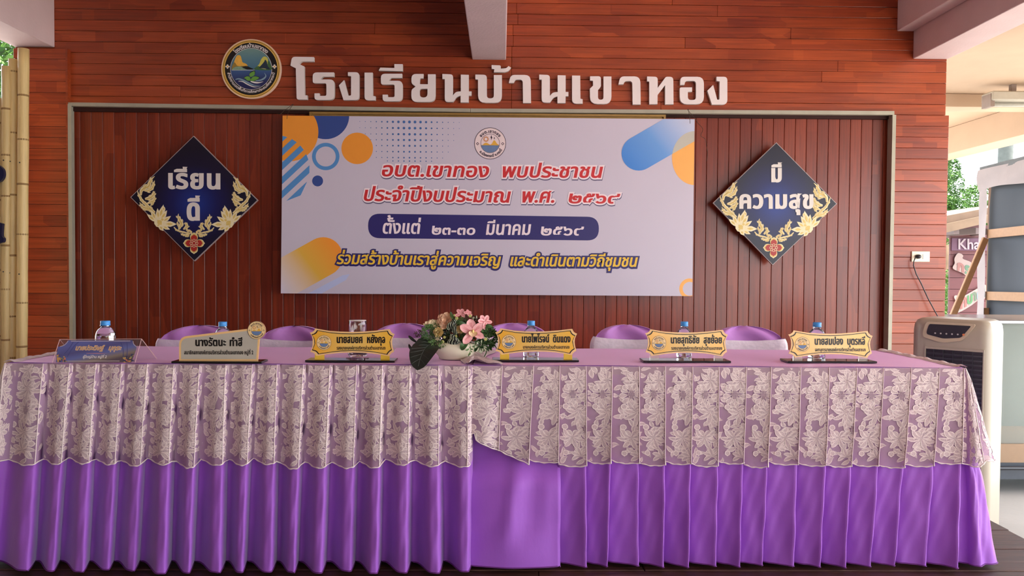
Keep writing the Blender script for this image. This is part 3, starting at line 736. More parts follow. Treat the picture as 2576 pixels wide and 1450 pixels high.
# ================================================================== DIAMOND BOARDS
def diamond(corners, lab, kind):
    Yd = -.045; cx = (corners[1][0]+corners[3][0])/2; cy = (corners[0][1]+corners[2][1])/2
    D = thing('diamond_board', lab, 'sign board', PY(cx, cy, Yd), None)
    f = lambda dy: (lambda x, y: PY(x, y, Yd-dy))
    fixn(MB().slab([corners], f(0), .02).build('board', mat('board_edge', (176, 160, 158), .5, .05), D))
    pc = PY(cx, cy, Yd); MB().box(pc.x-.12, pc.x+.12, Yd+.02, .046, pc.z-.12, pc.z+.12).build('batten', M_wallB, D)
    ins = [tuple(Vector(c).lerp(Vector((cx, cy)), .012)) for c in corners]
    cc = PY(cx+2, cy+ (12 if kind == 0 else 0), Yd)-wloc(D); ce = PY(cx+2, cy+150, Yd)-wloc(D)
    MB().flat([ins], f(.0006)).build('printed_face', ramp_mat('diamond_blue_%d' % kind, cc, ce, [(0, (30, 54, 138)), (.4, (22, 26, 82)), (.7, (22, 18, 46)), (1, (18, 14, 34))], radial=True, rough=.35), D)
    # black corner under the garland, drawn in the left board's zoomed frame then moved to this board
    L0, R0, T0, B0 = (328, 497), (648, 504), (487, 342), (489, 657)
    def mp(x, y):           # left board frame -> this board
        if kind == 0: return (x, y)
        u = ((x-L0[0])/(R0[0]-L0[0])); v = (y-T0[1])/(B0[1]-T0[1])
        return (corners[3][0]+u*(corners[1][0]-corners[3][0])-(v-.5)*10*.9, corners[0][1]+v*(corners[2][1]-corners[0][1])+ (u-.5)*2)
    ZZ = lambda x, y: (320+x/5.578, 420+y/5.577)
    ax = 320+937/5.578
    cream = mat('ornament_cream', (236, 220, 178), .4, .1, 120); ogold = mat('ornament_gold', (220, 190, 108), .4, .15, 120)
    flames = [ # (points of spine, width)
      ([(190,400),(200,330),(250,290),(300,270),(320,210),(345,170),(388,128)], 62),
      ([(240,330),(300,330),(350,290),(370,240),(385,190)], 50), ([(205,330),(240,290),(262,262),(278,240)], 26),
      ([(250,450),(300,440),(350,410),(375,375),(388,340)], 56), ([(275,520),(330,490),(370,470),(385,440),(384,395)], 44), ([(330,545),(350,520),(362,500),(368,488)], 30),
      ([(380,640),(300,560),(215,480),(165,400),(140,320)], 44),
      ([(390,640),(320,590),(240,570),(200,540),(172,492)], 52), ([(340,640),(290,600),(240,600),(205,580)], 30),
      ([(725,880),(745,830),(760,790),(735,740),(715,700),(722,655)], 56), ([(720,850),(715,820),(705,795),(708,760)], 26), ([(790,880),(820,850),(840,830),(825,800),(812,775)], 44), ([(860,930),(850,900),(835,880),(845,860)], 26),
      ([(655,845),(700,890),(780,915),(860,930),(930,945)], 26), ([(880,935),(830,960),(780,950),(745,935)], 34), ([(870,945),(850,975),(815,975)], 22), ([(910,935),(880,900),(850,880)], 26)]
    petals = [((440,770),(510,530),70),((440,770),(425,580),60),((450,770),(560,610),70),((470,790),(615,690),60),((480,800),(695,805),78),((470,820),(600,880),52),((440,810),(510,900),60),
              ((420,780),(330,600),60),((420,780),(275,662),58),((380,700),(520,850),150),((430,790),(440,850),60),((520,640),(505,545),46),((440,740),(540,740),80)]
    orn = MB(); inn = MB(); fc = [0]
    for sgn in (1, -1):
        def tf(p):
            x, y = ZZ(*p)
            if sgn < 0: x = 2*ax-x; y += .02*(x-ax)
            return mp(x, y)
        for sp_, w_ in flames:
            s1 = smooth_poly(sp_, 5, False)
            fc[0] += 1; lf = .0012+.00003*(fc[0] % 20)
            orn.flat([[tf(p) for p in stroke2(s1, w_*.92, tip=True)]], f(lf)); inn.flat([[tf((p[0]+2, p[1]+4)) for p in stroke2(s1, w_*.30, tip=True)]], f(.0030))
            L_ = len(s1)
            for bi, (tt, sd) in enumerate(((.18, 1), (.3, -1), (.42, 1), (.54, -1), (.66, 1), (.78, -1))):   # flame barbs
                k0 = int(tt*(L_-2)); A_ = Vector(s1[k0]); T_ = (Vector(s1[k0+1])-A_).normalized(); N_ = Vector((-T_.y, T_.x))*sd; z_ = w_*(.95-.5*tt)
                bp_ = smooth_poly([tuple(A_), tuple(A_+N_*z_*.45+T_*z_*.35), tuple(A_+N_*z_*.62+T_*z_*.95), tuple(A_+N_*z_*.50+T_*z_*1.35)], 4, False)
                fc[0] += 1; orn.flat([[tf(p) for p in stroke2(bp_, w_*.34, tip=True)]], f(.0012+.00003*(fc[0] % 20)+.0006)); inn.flat([[tf(p) for p in stroke2(bp_, w_*.10, tip=True)]], f(.0030))
        for k_, (a, b_, w_) in enumerate(petals):
            a, b_ = Vector(a), Vector(b_); d = b_-a; q_ = Vector((-d.y, d.x)).normalized()*w_/2
            ol = [tuple(a), tuple(a+d*.35+q_*.9), tuple(a+d*.6+q_*1.0), tuple(a+d*.82+q_*.5), tuple(b_), tuple(a+d*.82-q_*.5), tuple(a+d*.6-q_*1.0), tuple(a+d*.35-q_*.9)]
            il = [tuple(Vector(p).lerp(a+d*.55, .55)) for p in ol]
            orn.flat([[tf(p) for p in ol]], f(.0020+k_*.00006)); inn.flat([[tf(p) for p in il]], f(.0030+k_*.00002))
    orn.build('garland', cream, D); inn.build('garland_shading', ogold, D)
    # red four-petalled flower
    fx, fy = ZZ(937, 1072)
    def fl(r, k):
        pts = []
        for i in range(48):
            a = 2*pi*i/48; fi = abs(((a/(pi/2)+.5) % 1)-.5)*2; rr_ = r*(1-.60*fi**.65+.20*sin(pi*fi)) ; pts.append(mp(fx+rr_*sin(a), fy-rr_*cos(a)))
        return pts
    MB().flat([fl(27.5, 1)], f(.0034)).build('flower_border', cream, D)
    MB().flat([fl(25.3, 1)], f(.0038)).build('flower_gold', ogold, D)
    MB().flat([fl(22, 1)], f(.0042)).build('flower_red', mat('ornament_red', (170, 40, 34), .4, .1), D)
    q = MB()
    for i in range(8):
        a = 2*pi*i/8; r1 = 6.5
        c_ = (fx+r1*sin(a)*1.1, fy-r1*cos(a)*1.1); lo = [mp(*p) for p in circ(c_[0], c_[1], 3.6, 12)]; li = [mp(*p) for p in circ(c_[0], c_[1], 2.7, 12)]
        q.flat([lo, li], f(.0046))
    q.build('flower_line', cream, D)
    return D, f, mp
M_sil = mat('lettering_cream', (222, 212, 204), .4, .03)
D1, f1, mp1 = diamond([(487, 342), (648.5, 504), (489, 657.5), (328, 496.5)], 'dark blue diamond board with gold garland and two words, left of the banner', 0)
ZL = lambda x, y: (x/3.153, 300+y/3.152)
def dword(D, f, st, x0, y0, W, H, e, sl=0, dy=.0044, track=.06):
    q = MB(); text2d(q, f(dy), st, x0, y0, W, H, ex=e, ey=e*.6, slope=sl, track=track); q.build('lettering', M_sil, D)
dword(D1, f1, 'เรียน', 420, 474, 137, 37.5, 3.0, .008)
dword(D1, f1, 'ดี', 469.5, 553.5, 34.5, 42, 3.4)
D2, f2, mp2 = diamond([(1953, 358.5), (2105.5, 513), (1944, 667.5), (1793.5, 511)], 'dark blue diamond board with gold garland, right of the banner', 1)
dword(D2, f2, 'มี', 1939, 457, 28.5, 33, 3.0, dy=.0044)
dword(D2, f2, 'ความสุข', 1858, 524, 190, 34, 2.8, 0, dy=.0044, track=.05)

# ================================================================== TABLES AND CLOTHS
ZT = .755
M_pur = mat('purple_cloth', (156, 84, 190), .62, .05, 9, bump=.55, bscale=14, sheen=.25, stretch=(1, 1, .45))
M_puh = mat('purple_hem', (104, 42, 118), .7, .1, 90)
M_pts = mat('purple_cloth_top_glare', (242, 192, 238), .45, .03, 4, bump=.12, bscale=25, spec=.4)  # same purple cloth, paler: glare on the table top put into its colour
fy_ = .5*(PZ(300, 914.5, ZT).y + PZ(2300, 925, ZT).y)
YF = fy_; YB = YF+.6
XLt, XRt = PZ(12, 914, ZT).x, PZ(2408, 922, ZT).x
XM = PZ(1190, 917, ZT).x
print('TABLE', YF, YB, XLt, XRt, XM)
def M_net():
    m, n, l, p = new_mat('lace_netting')
    tc = n.new('ShaderNodeTexCoord'); mp = n.new('ShaderNodeMapping'); l.new(tc.outputs['UV'], mp.inputs[0])
    mp.inputs['Rotation'].default_value = (0, 0, radians(45))
    sep = n.new('ShaderNodeSeparateXYZ'); l.new(mp.outputs[0], sep.inputs[0])
    sn = []
    for k in (0, 1):
        a = n.new('ShaderNodeMath'); a.operation = 'MULTIPLY'; a.inputs[1].default_value = 2*pi/.0030; l.new(sep.outputs[k], a.inputs[0])
        b = n.new('ShaderNodeMath'); b.operation = 'SINE'; l.new(a.outputs[0], b.inputs[0]); sn.append(b)
    mx = n.new('ShaderNodeMath'); mx.operation = 'MAXIMUM'; l.new(sn[0].outputs[0], mx.inputs[0]); l.new(sn[1].outputs[0], mx.inputs[1])
    mr = n.new('ShaderNodeMapRange'); mr.inputs['From Min'].default_value = .1; mr.inputs['From Max'].default_value = .8; mr.inputs['To Min'].default_value = .34; mr.inputs['To Max'].default_value = .74
    l.new(mx.outputs[0], mr.inputs[0]); l.new(mr.outputs[0], p.inputs['Alpha'])
    p.inputs['Base Color'].default_value = srgb(208, 172, 190); p.inputs['Roughness'].default_value = .9; p.inputs['Specular IOR Level'].default_value = .1
    MATS['lace_netting'] = m; return m
M_NET = M_net()
M_mot = mat('lace_motif', (214, 190, 192), .85, .10, 90, bump=.5, bscale=260, spec=.15)
M_rim = mat('lace_thread', (240, 222, 218), .8, .06, 90, spec=.15)
M_hole = mat('lace_hole', (92, 42, 96), .8, .05)

def make_columns(folds, nper, outT, outB, seed, lead=False):
    """folds: (pixel x at the top, pixel x at the floor); returns columns (top point, bottom point)"""
    rnd = random.Random(seed); cols = []
    for k in range(len(folds)-1):
        (t0, b0), (t1, b1) = folds[k], folds[k+1]
        A = rnd.uniform(.8, 1.15); ph = rnd.uniform(-.5, .5)
        for i in range(nper):
            t = i/(nper-1) if True else 0
            te = min(t/.93, 1)
            if lead is None:      # soft tubular folds
                te = t; over = 0; xx = t
                e1 = min(max((t-.10)/.5, 0), 1); saw = e1*e1*(3-2*e1)*.82+.18*min(t/.85, 1)
                if t > .84: saw = cos((t-.84)/.16*pi/2)**1.0
                xx = t+.05*sin(pi*t)
            else:
                te = min(t/.93, 1)
                if t <= .93: saw = .95*te**.55*.55+.45*te**2.4+.04*sin(te*pi*2+ph); xx = te
                else: u = (t-.93)/.07; saw = 1-u; xx = 1
                over = .10*(1 if t <= .93 else 1-2.0*(t-.93)/.07)*max(0, te-.6)/.4
            if lead and k == 0 and t <= .93: saw = .45+.65*sin(pi*te*.85)
            xt = t0+(t1-t0)*(xx+over*.25); xb = b0+(b1-b0)*(xx+over)
            X0 = PZ(xt, 918, ZT).x
            # the floor point is read where the cloth meets the floor
            Yb = YF-outB*.35-outB*A*saw
            X1 = PY(xb, 1405, YF-outB*.6+.8*(Yb-YF+outB*.6)).x
            cols.append((Vector((X0, YF-.003-outT*saw, ZT)), Vector((X1, Yb, .02)), k+t, Vector((-X0/2.9, -1, 0)).normalized()))
    return cols
def corner_columns(side, X, phase, big, nC=30, nS=40, k0=0):
    """columns round the outer corner and along the table end"""
    cols = []
    for i in range(nC+1):
        t = i/nC; a = t*pi/2; nrm = Vector((side*sin(a), -cos(a), 0))
        R = .055*(1-t)+big*t + .02*sin(t*pi*2.0+phase)
        if side > 0: R = .045+ (big-.045)*sin(t*pi/2)**.8 + .012*sin(t*9+phase)
        c = Vector((X, YF, 0))
        cols.append((Vector((X, YF, ZT))+nrm*.004, Vector((c.x+nrm.x*R, c.y+nrm.y*R, .02)), k0+t*2.0, nrm))
    for i in range(1, nS+1):
        t = i/nS; y = YF+t*.6
        R = big+.022*sin(t*26+phase)
        cols.append((Vector((X+side*.004, y, ZT)), Vector((X+side*R, y, .02)), k0+2+t*6, Vector((side, 0, 0))))
    return cols
def skirt_point(c, v, out, p=.85):
    T, B = c[0], c[1]; q = T.lerp(B, v); s = v**p
    q.x = T.x+(B.x-T.x)*v; q.y = T.y+(B.y-T.y)*s
    q += c[3]*(out*min(1, v*12+.2))
    return q
def skirt_mesh(name, cols, v1fn, nv, out, mats, parent, lift=None, uv=False, th=True):
    q = MB(); n = len(cols); arc = [0.0]
    for a, b in zip(cols, cols[1:]): arc.append(arc[-1]+max((b[1]-a[1]).length*.5+(b[0]-a[0]).length*.5, .0005))
    pts = []
    for j in range(nv+1):
        for i in range(n):
            v = v1fn(i)*j/nv; p_ = skirt_point(cols[i], v, out)
            if lift: p_ += lift(i, v)
            q.V.append(tuple(p_))
    for j in range(nv):
        for i in range(n-1):
            a = j*n+i; q.F.append((a, a+1, a+1+n, a+n)); q.M.append(0)
    o = q.build(name, mats, parent, smooth=True)
    if uv:
        ul = o.data.uv_layers.new(name='cloth'); 
        for poly_ in o.data.polygons:
            for li in poly_.loop_indices:
                vi = o.data.loops[li].vertex_index - 0; i = vi % n; j = vi//n
                ul.data[li].uv = (arc[i], v1fn(i)*.735*j/nv)
    return o
foldsL = [(101,88),(169,148),(237,224),(304,285),(370,350),(439,430),(505,488),(572,567),(640,620),(703,695),(770,750),(838,820),(905,893),(970,958),(1040,1033),(1112,1115),(1192,1187)]
foldsR = [(1190,1153),(1262,1235),(1340,1310),(1405,1393),(1470,1470),(1535,1525),(1601,1600),(1665,1665),(1732,1727),(1796,1796),(1863,1855),(1923,1914),(1994,1990),(2063,2058),(2130,2119),(2194,2185),(2260,2245),(2327,2322),(2385,2400)]
# left: corner columns run from the table end to the front
cL = corner_columns(-1, XLt, .6, .12)[::-1]
kl = cL[0][2]; cL = [(a, b, kl-c, n) for a, b, c, n in cL]
fL = make_columns([(20, -14)]+foldsL, 16, .008, .105, 3, lead=None)
cL2 = cL + [(a, b, c+kl, n) for a, b, c, n in fL]
fR = make_columns(foldsR, 16, .006, .075, 5, lead=True)
cR0 = corner_columns(1, XRt, .3, .115)
cR2 = fR + [(a, b, c+len(foldsR)-1, n) for a, b, c, n in cR0]
foldsRp = [foldsR[0]]+foldsR[3:]
fRp = make_columns(foldsRp, 18, .006, .070, 5, lead=True)
cRp = fRp + [(a, b, c+len(foldsRp)-1, n) for a, b, c, n in cR0]
def wr(seed):
    r = random.Random(seed); ph = [r.uniform(0, 6) for _ in range(6)]
    def f(i, v):
        s = .0022*sin(i*.21+v*9+ph[0])*v + .0016*sin(i*.53-v*17+ph[1])*v + .0012*sin(i*1.1+v*31+ph[2])
        return Vector((.3*s, -s, 0))
    return f
TB = []
for side, x0, x1, cols, seed, lab in ((-1, XLt, XM-.002, cL2, 1, 'left'), (1, XM+.002, XRt, cR2, 2, 'right')):
    # folding table under the cloth
    T = thing('folding_table', 'folding table hidden under the %s purple cloth' % lab, 'table', ((x0+x1)/2, (YF+YB)/2, 0), 'folding tables under the cloths')
    o = MB().box(x0+.006, x1-.006, YF+.006, YB-.006, ZT-.034, ZT-.004).build('tabletop', mat('table_board', (150, 140, 124), .6), T)
    for lx in (x0+.12, x1-.12):
        for ly in (YF+.08, YB-.08): MB().tube([(lx, ly, 0), (lx, ly, ZT-.034)], .014, 8).build('leg', mat('table_leg', (110, 110, 112), .4, metal=.8), T)
    C = thing('tablecloth', 'purple pleated tablecloth reaching the floor on the %s table' % lab, 'tablecloth', ((x0+x1)/2, (YF+YB)/2, ZT), 'purple tablecloths')
    q = MB().grid(lambda u, v: (x0+u*(x1-x0), YF-.003+v*.606, ZT+.0012+.0011*sin(u*23+v*5+seed)+(.0011 if side > 0 and u < .02 else 0)), 60, 10)
    q.grid(lambda u, v: (x0+u*(x1-x0), YF-.003+v*.606, ZT-.0035), 1, 1)
    q.build('top_sheet', M_pts, C, smooth=True)
    W0_ = wr(seed)
    pc = cols if side < 0 else cRp
    def liftP(i, v, pc=pc, side=side):
        e = Vector((0, 0, 0))
        if side > 0 and pc[i][2] < 1: e.y -= (.016*math.exp(-((pc[i][2]-(.42+.22*(1-v)))/.06)**2)-.014*math.exp(-((pc[i][2]-(.60+.22*(1-v)))/.08)**2))*max(0, min(1, (v-.35)*4))*max(0, min(1, (.95-v)*5))
        if side > 0 and pc[i][2] < 1.05: e.y += .05*(1-max(0, min(1, (v-.47)/.12)))*min(1, v*4)
        return e+W0_(pc[i][2]*15, v)-pc[i][3]*.011*(1-min(max((v-.46)/.1, 0), 1))+Vector((0, .011*(1-min(max((v-.40)/.12, 0), 1)), 0))
    sk = skirt_mesh('skirt', pc, lambda i: 1.0, 40, .0, [M_pur], C, liftP)
    # back and inner panels so that the cloth closes round the table
    q = MB().grid(lambda u, v: (x0+u*(x1-x0), YB+.004+.02*v+.012*v*sin(u*90), ZT-v*.73), 160, 6); q.build('back_skirt', M_pur, C, smooth=True)
    hem = MB(); W_ = liftP
    hp = [skirt_point(c, 1.0, 0)+W_(i, 1.0)+Vector((0, -.001, 0)) for i, c in enumerate(pc)]
    hem.tube([p for k_, p in enumerate(hp) if k_ == 0 or (p-hp[k_-1]).length > 5e-4], .0028, 5); hem.build('hem', M_puh, C, smooth=True)
    # ---------------- lace overlay
    Lc = thing('lace_overlay', 'white floral lace frill over the %s purple cloth' % lab, 'lace cloth', ((x0+x1)/2, YF, ZT), 'lace frills')
    n = len(cols)
    rr = random.Random(seed+20); kn = {}
    def hemlen(i, cols=cols, side=side, rr=rr, kn=kn):
        c = cols[i]; k = int(c[2]); 
        if k not in kn: kn[k] = rr.uniform(-.008, .008)
        L = .356+kn[k]+.010*sin((c[2]-k)*pi)
        if side > 0:
            if c[2] < 2.0: L = .250+.112*(min(c[2], 2.0)/2.0)**.8 if c[2] > .25 else .250
            elif c[2] > len(foldsR)-1.0: 
                L -= .020*min(1, (c[2]-(len(foldsR)-1.0))/1.2)
        return L/.735
    startv = lambda i: 0
    def liftL(i, v, cols=cols, side=side, n=n):
        c = cols[i]; o_ = Vector((0, 0, 0))
        if side > 0 and c[2] > len(foldsR)-1: # wider flare of the lace at the outer corner
            t = min(1, (c[2]-(len(foldsR)-1))/1.6); nrm = (c[1]-c[0]); nrm.z = 0; nrm.normalize(); o_ += nrm*.085*t*v
        s = .0025*sin(i*.37+v*22)*min(1, v*3); return o_+Vector((.2*s, -abs(s)*.6, 0))
    net = skirt_mesh('netting', cols, hemlen, 16, .0075, [M_NET], Lc, liftL, uv=True)
    def S(cu, v, out, cols=cols):
        i = max(0, min(len(cols)-1.001, cu)); k = int(i); t = i-k
        a = skirt_point(cols[k], v, .0075+out)+liftL(k, v); b = skirt_point(cols[k+1], v, .0075+out)+liftL(k+1, v); return a.lerp(b, t)
    q = MB(); hp = []
    for i in range(n):
        if (cols[i][2]-int(cols[i][2])) > .945 or (cols[i][2] > 1 and cols[i][2]-int(cols[i][2]) < .03): continue
        v = hemlen(i)+.002*sin(i*1.3)/.735*.6; p_ = skirt_point(cols[i], v, .009)+liftL(i, v)
        if not hp or (p_-hp[-1]).length > 1.5e-3: hp.append(p_)
    q.tube(hp, [.0024+.0008*sin(k_*1.7) for k_ in range(len(hp))], 5); q.build('scalloped_edge', M_rim, Lc, smooth=True)
    # bright fold edges
    for k_ in range(0, len(cols)):
        pass
    # ---- floral motifs, repeated pleat by pleat
    mot, rim, hol = MB(), MB(), MB()
    def petal_outline(cx, cy, ang, L, W, bend=0.0, scal=0.0, n_=9):
        a0 = radians(ang); pts = []
        d = Vector((cos(a0), sin(a0))); nn_ = Vector((-d.y, d.x))
        up, dn = [], []
        for i in range(n_+1):
            t = i/n_; c = Vector((cx, cy))+d*(L*(t-.22*abs(bend)*t*t))+nn_*(bend*L*t*t)
            w_ = W*.5*((sin(pi*t**1.35)**.62 if t < 1 else 0)*(.35+.65*min(1, t*1.8)))+.0004
            w_ *= 1+.45*scal*sin(i*2.6)
            tn = (d+nn_*(2*bend*t)).normalized(); nq = Vector((-tn.y, tn.x))
            up.append(tuple(c+nq*w_)); dn.append(tuple(c-nq*w_))
        return up, dn
    def put(mb, outline, out, place):
        P = [place(x, y, out) for x, y in outline]
        if None in P: return
        c = sum(P, Vector())/len(P); mb.add([c]+P, [(0, i+1, (i+1)%len(P)+1) for i in range(len(P))])
    def leaf(cx, cy, ang, L, W, place, bend=0.0, scal=.12, holes=True, n_=8, lv=1):
        lv = lv*.0007+.0002*((int(ang)//30)%3)
        up, dn = petal_outline(cx, cy, ang, L, W, bend, scal, n_)
        P = up+dn[::-1]
        A = [place(x, y, .0004+lv) for x, y in up]; B = [place(x, y, .0004+lv) for x, y in dn]
        if None in A or None in B: return
        k = len(mot.V); m_ = len(A); mot.add(A+B, [(i, i+1, m_+i+1, m_+i) for i in range(m_-1)])
        for e, e2 in ((up, dn), (dn, up)):
            oA = [place(x, y, .0008+lv) for x, y in e]
            iA = [place(x+(x2-x)*.17, y+(y2-y)*.17, .0007+lv) for (x, y), (x2, y2) in zip(e, e2)]
            rim.add(oA+iA, [(i, i+1, m_+i+1, m_+i) for i in range(m_-1)])
        if holes:
            for i in range(1, m_-2, 1):
                x, y = (up[i][0]*.5+dn[i][0]*.5), (up[i][1]*.5+dn[i][1]*.5); h = .0009
                pp_ = [place(x+dx*h, y+dy*h, .0011+lv) for dx, dy in ((0,-1),(1,0),(0,1),(-1,0))]
                hol.add(pp_, [(0,1,2,3)])
    def flower(cx, cy, R, place, rot=0):
        for k_ in range(9):
            a = rot+k_*40; 
            leaf(cx+cos(radians(a))*R*.28, cy+sin(radians(a))*R*.28*1.1, a, R*.8, R*.52, place, scal=.05, holes=False, n_=5)
        put(mot, [(cx+R*.3*cos(t*pi/5), cy+R*.42*sin(t*pi/5)) for t in range(10)], .0021, place)
        for i in range(-2, 3):
            for j in range(-3, 4):
                if (i/2.4)**2+(j/3.4)**2 <= 1:
                    x, y = cx+i*.0042, cy+j*.0042; h = .0017
                    hol.add([place(x+dx*h, y+dy*h, .0027) for dx, dy in ((0,-1),(1,0),(0,1),(-1,0))], [(0,1,2,3)])
    def curl(cx, cy, r, place, a0=0):
        pts = [(cx+r*(1+.05*sin(i*2.4))*cos(i*pi/7), cy+r*(1+.05*sin(i*2.4))*sin(i*pi/7)) for i in range(14)]
        put(mot, pts, .0017, place)
        o_ = [place(x, y, .0022) for x, y in pts]; i_ = [place(cx+(x-cx)*.72, cy+(y-cy)*.72, .0022) for x, y in pts]
        rim.add(o_+i_, [(i, (i+1)%14, 14+(i+1)%14, 14+i) for i in range(14)])
        leaf(cx+r*.5*cos(a0), cy+r*.5*sin(a0), math.degrees(a0)+70, r*1.0, r*.4, place, scal=0, n_=4)
    npl = 16; nk = int(max(c[2] for c in cols))+1
    starts = {}
    for i, c in enumerate(cols): starts.setdefault(int(c[2]-1e-6) if c[2] > 0 else 0, []).append(i)
    for k_ in sorted(starts):
        idx = starts[k_]; i0, i1 = idx[0], idx[-1]
        if i1-i0 < 2: continue
        pw = max(.06, (cols[i1][1].xy-cols[i0][1].xy).length*.5+(cols[i1][0].xy-cols[i0][0].xy).length*.5)
        drift = (k_*.0087) % .022 if side > 0 else -((k_*.006) % .018)
        arcs = [0.0]
        for ii in range(i0, i1): arcs.append(arcs[-1]+(skirt_point(cols[ii+1], .28, 0)-skirt_point(cols[ii], .28, 0)).length)
        def place(x, y, out, i0=i0, i1=i1, pw=pw, drift=drift, arcs=arcs):
            u = (x+drift)/.112*.94; tgt = max(.012, min(.985, u))*arcs[-1]; lo = 0
            while lo < len(arcs)-2 and arcs[lo+1] < tgt: lo += 1
            u = (lo+(tgt-arcs[lo])/max(arcs[lo+1]-arcs[lo], 1e-6))/(len(arcs)-1)
            cu = i0+u*(i1-i0)
            hl = hemlen(int(cu))*.735-.004
            return S(cu, max(.004, min(hl, y))/.735, out)
        fv = .095 if side > 0 else .17+.03*sin(k_)
        oy = 0 if side > 0 else .0
        rk = random.Random(900+k_%5)
        for gy in range(15):
            for gx in range(7):
                if .004+gx*.024 > .120: continue
                if rk.random() < .12: continue
                cx_, cy_ = .004+gx*.024+(gy%2)*.011+rk.uniform(-.004, .004), .010+gy*.0235+rk.uniform(-.004, .004)
                leaf(cx_, cy_, rk.uniform(0, 360), rk.uniform(.022, .032), rk.uniform(.013, .018), place, rk.choice((-1, 1))*rk.uniform(.7, 1.3), scal=.08, holes=(gx+gy)%3 == 0, n_=8, lv=0)
        def spray(cx_, cy_, d0, spread, m_, L, W=.016, lv=1):
            for j in range(m_):
                f_ = (j/(m_-1)-.5)*2; LL = L*(1-.28*abs(f_)+.06*sin(j*2.1))
                leaf(cx_, cy_, d0+f_*spread, LL, W, place, f_*.95+.1, scal=.13, holes=j % 2 == 0, n_=11, lv=lv)
        if side > 0:
            spray(.058, .052, 90, 75, 6, .052); spray(.056, .050, -90, 80, 5, .036); flower(.040, .104, .040, place, 10)
            spray(.060, .165, 95, 80, 7, .056); spray(.050, .160, -70, 60, 4, .036); flower(.086, .232, .030, place, 25)
            spray(.040, .262, 90, 80, 6, .050); spray(.042, .262, -100, 60, 4, .034); spray(.070, .335, -90, 70, 6, .040, .014)
        else:
            spray(.050, .022, 60, 70, 5, .040); spray(.062, .088, 95, 80, 7, .058); spray(.058, .086, -95, 60, 4, .034)
            flower(.020+.02*(k_%3), .170 if k_ > 7 else .236, .040, place, 10); spray(.070, .172, 60, 70, 5, .048)
            spray(.066, .245, 95, 80, 7, .054); spray(.060, .318, -90, 75, 6, .046)
        for cx_, cy_, r_ in ((.084, .024, .011), (.018, .078, .011), (.088, .140, .010), (.016, .150, .011), (.090, .196, .010), (.014, .226, .011), (.090, .288, .011), (.020, .322, .010)): curl(cx_, cy_, r_, place, cx_*40)
    mot.build('floral_motif', M_mot, Lc, smooth=True, kind='stuff'); rim.build('motif_thread', M_rim, Lc, smooth=True, kind='stuff'); hol.build('open_stitches', M_hole, Lc, kind='stuff')
    # stitched fold edges
    for k_ in sorted(starts):
        i1 = starts[k_][-1]
        pts = [S(i1-(2.1 if side > 0 else 3.0), v/30*hemlen(i1-3), .0022) for v in range(0, 31)]
        MB().tube(pts, [.0012]+[.0017]*30, 5).build('fold_edge', M_rim, Lc, smooth=True)
    # the frill lying along the table edges on top
    rf = MB(); rs = random.Random(seed+40)
    xe = x0 if side < 0 else x1; xi = x1 if side < 0 else x0
    def ruf(u, v, xe=xe, side=side):
        wv = .003*sin(u*33)+.003*sin(u*17+1)
        return (xe+side*(.012-.045*v)+wv*v, YF-.004+u*.612, ZT+.003+.009*sin(pi*min(v*1.1, 1))*(.65+.2*sin(u*31+v*3)+.15*sin(u*67)))
    rf.grid(ruf, 90, 8); rf.build('side_ruffle', mat('lace_cloth_folded', (216, 196, 196), .85, .22, 60, bump=.8, bscale=90, spec=.1), Lc, smooth=True)
    rf = MB()
    def ruc(u, v, xi=xi, side=side):
        wd = (.055 if side < 0 else .105)*(1-.35*u)
        ya = YF-.012+u*.60
        return (xi-side*.002+side*v*wd*(.8+.3*sin(u*9+side)), ya, ZT+.004+.016*(1-v)**.7*(.7+.3*sin(u*40+v*9))*(1-.6*u)+.007*(.5+.5*sin(u*75+v*7))*(1-v)+.0015)
    rf.grid(ruc, 90, 14); rf.build('seam_ruffle', MATS['lace_cloth_folded'], Lc, smooth=True)

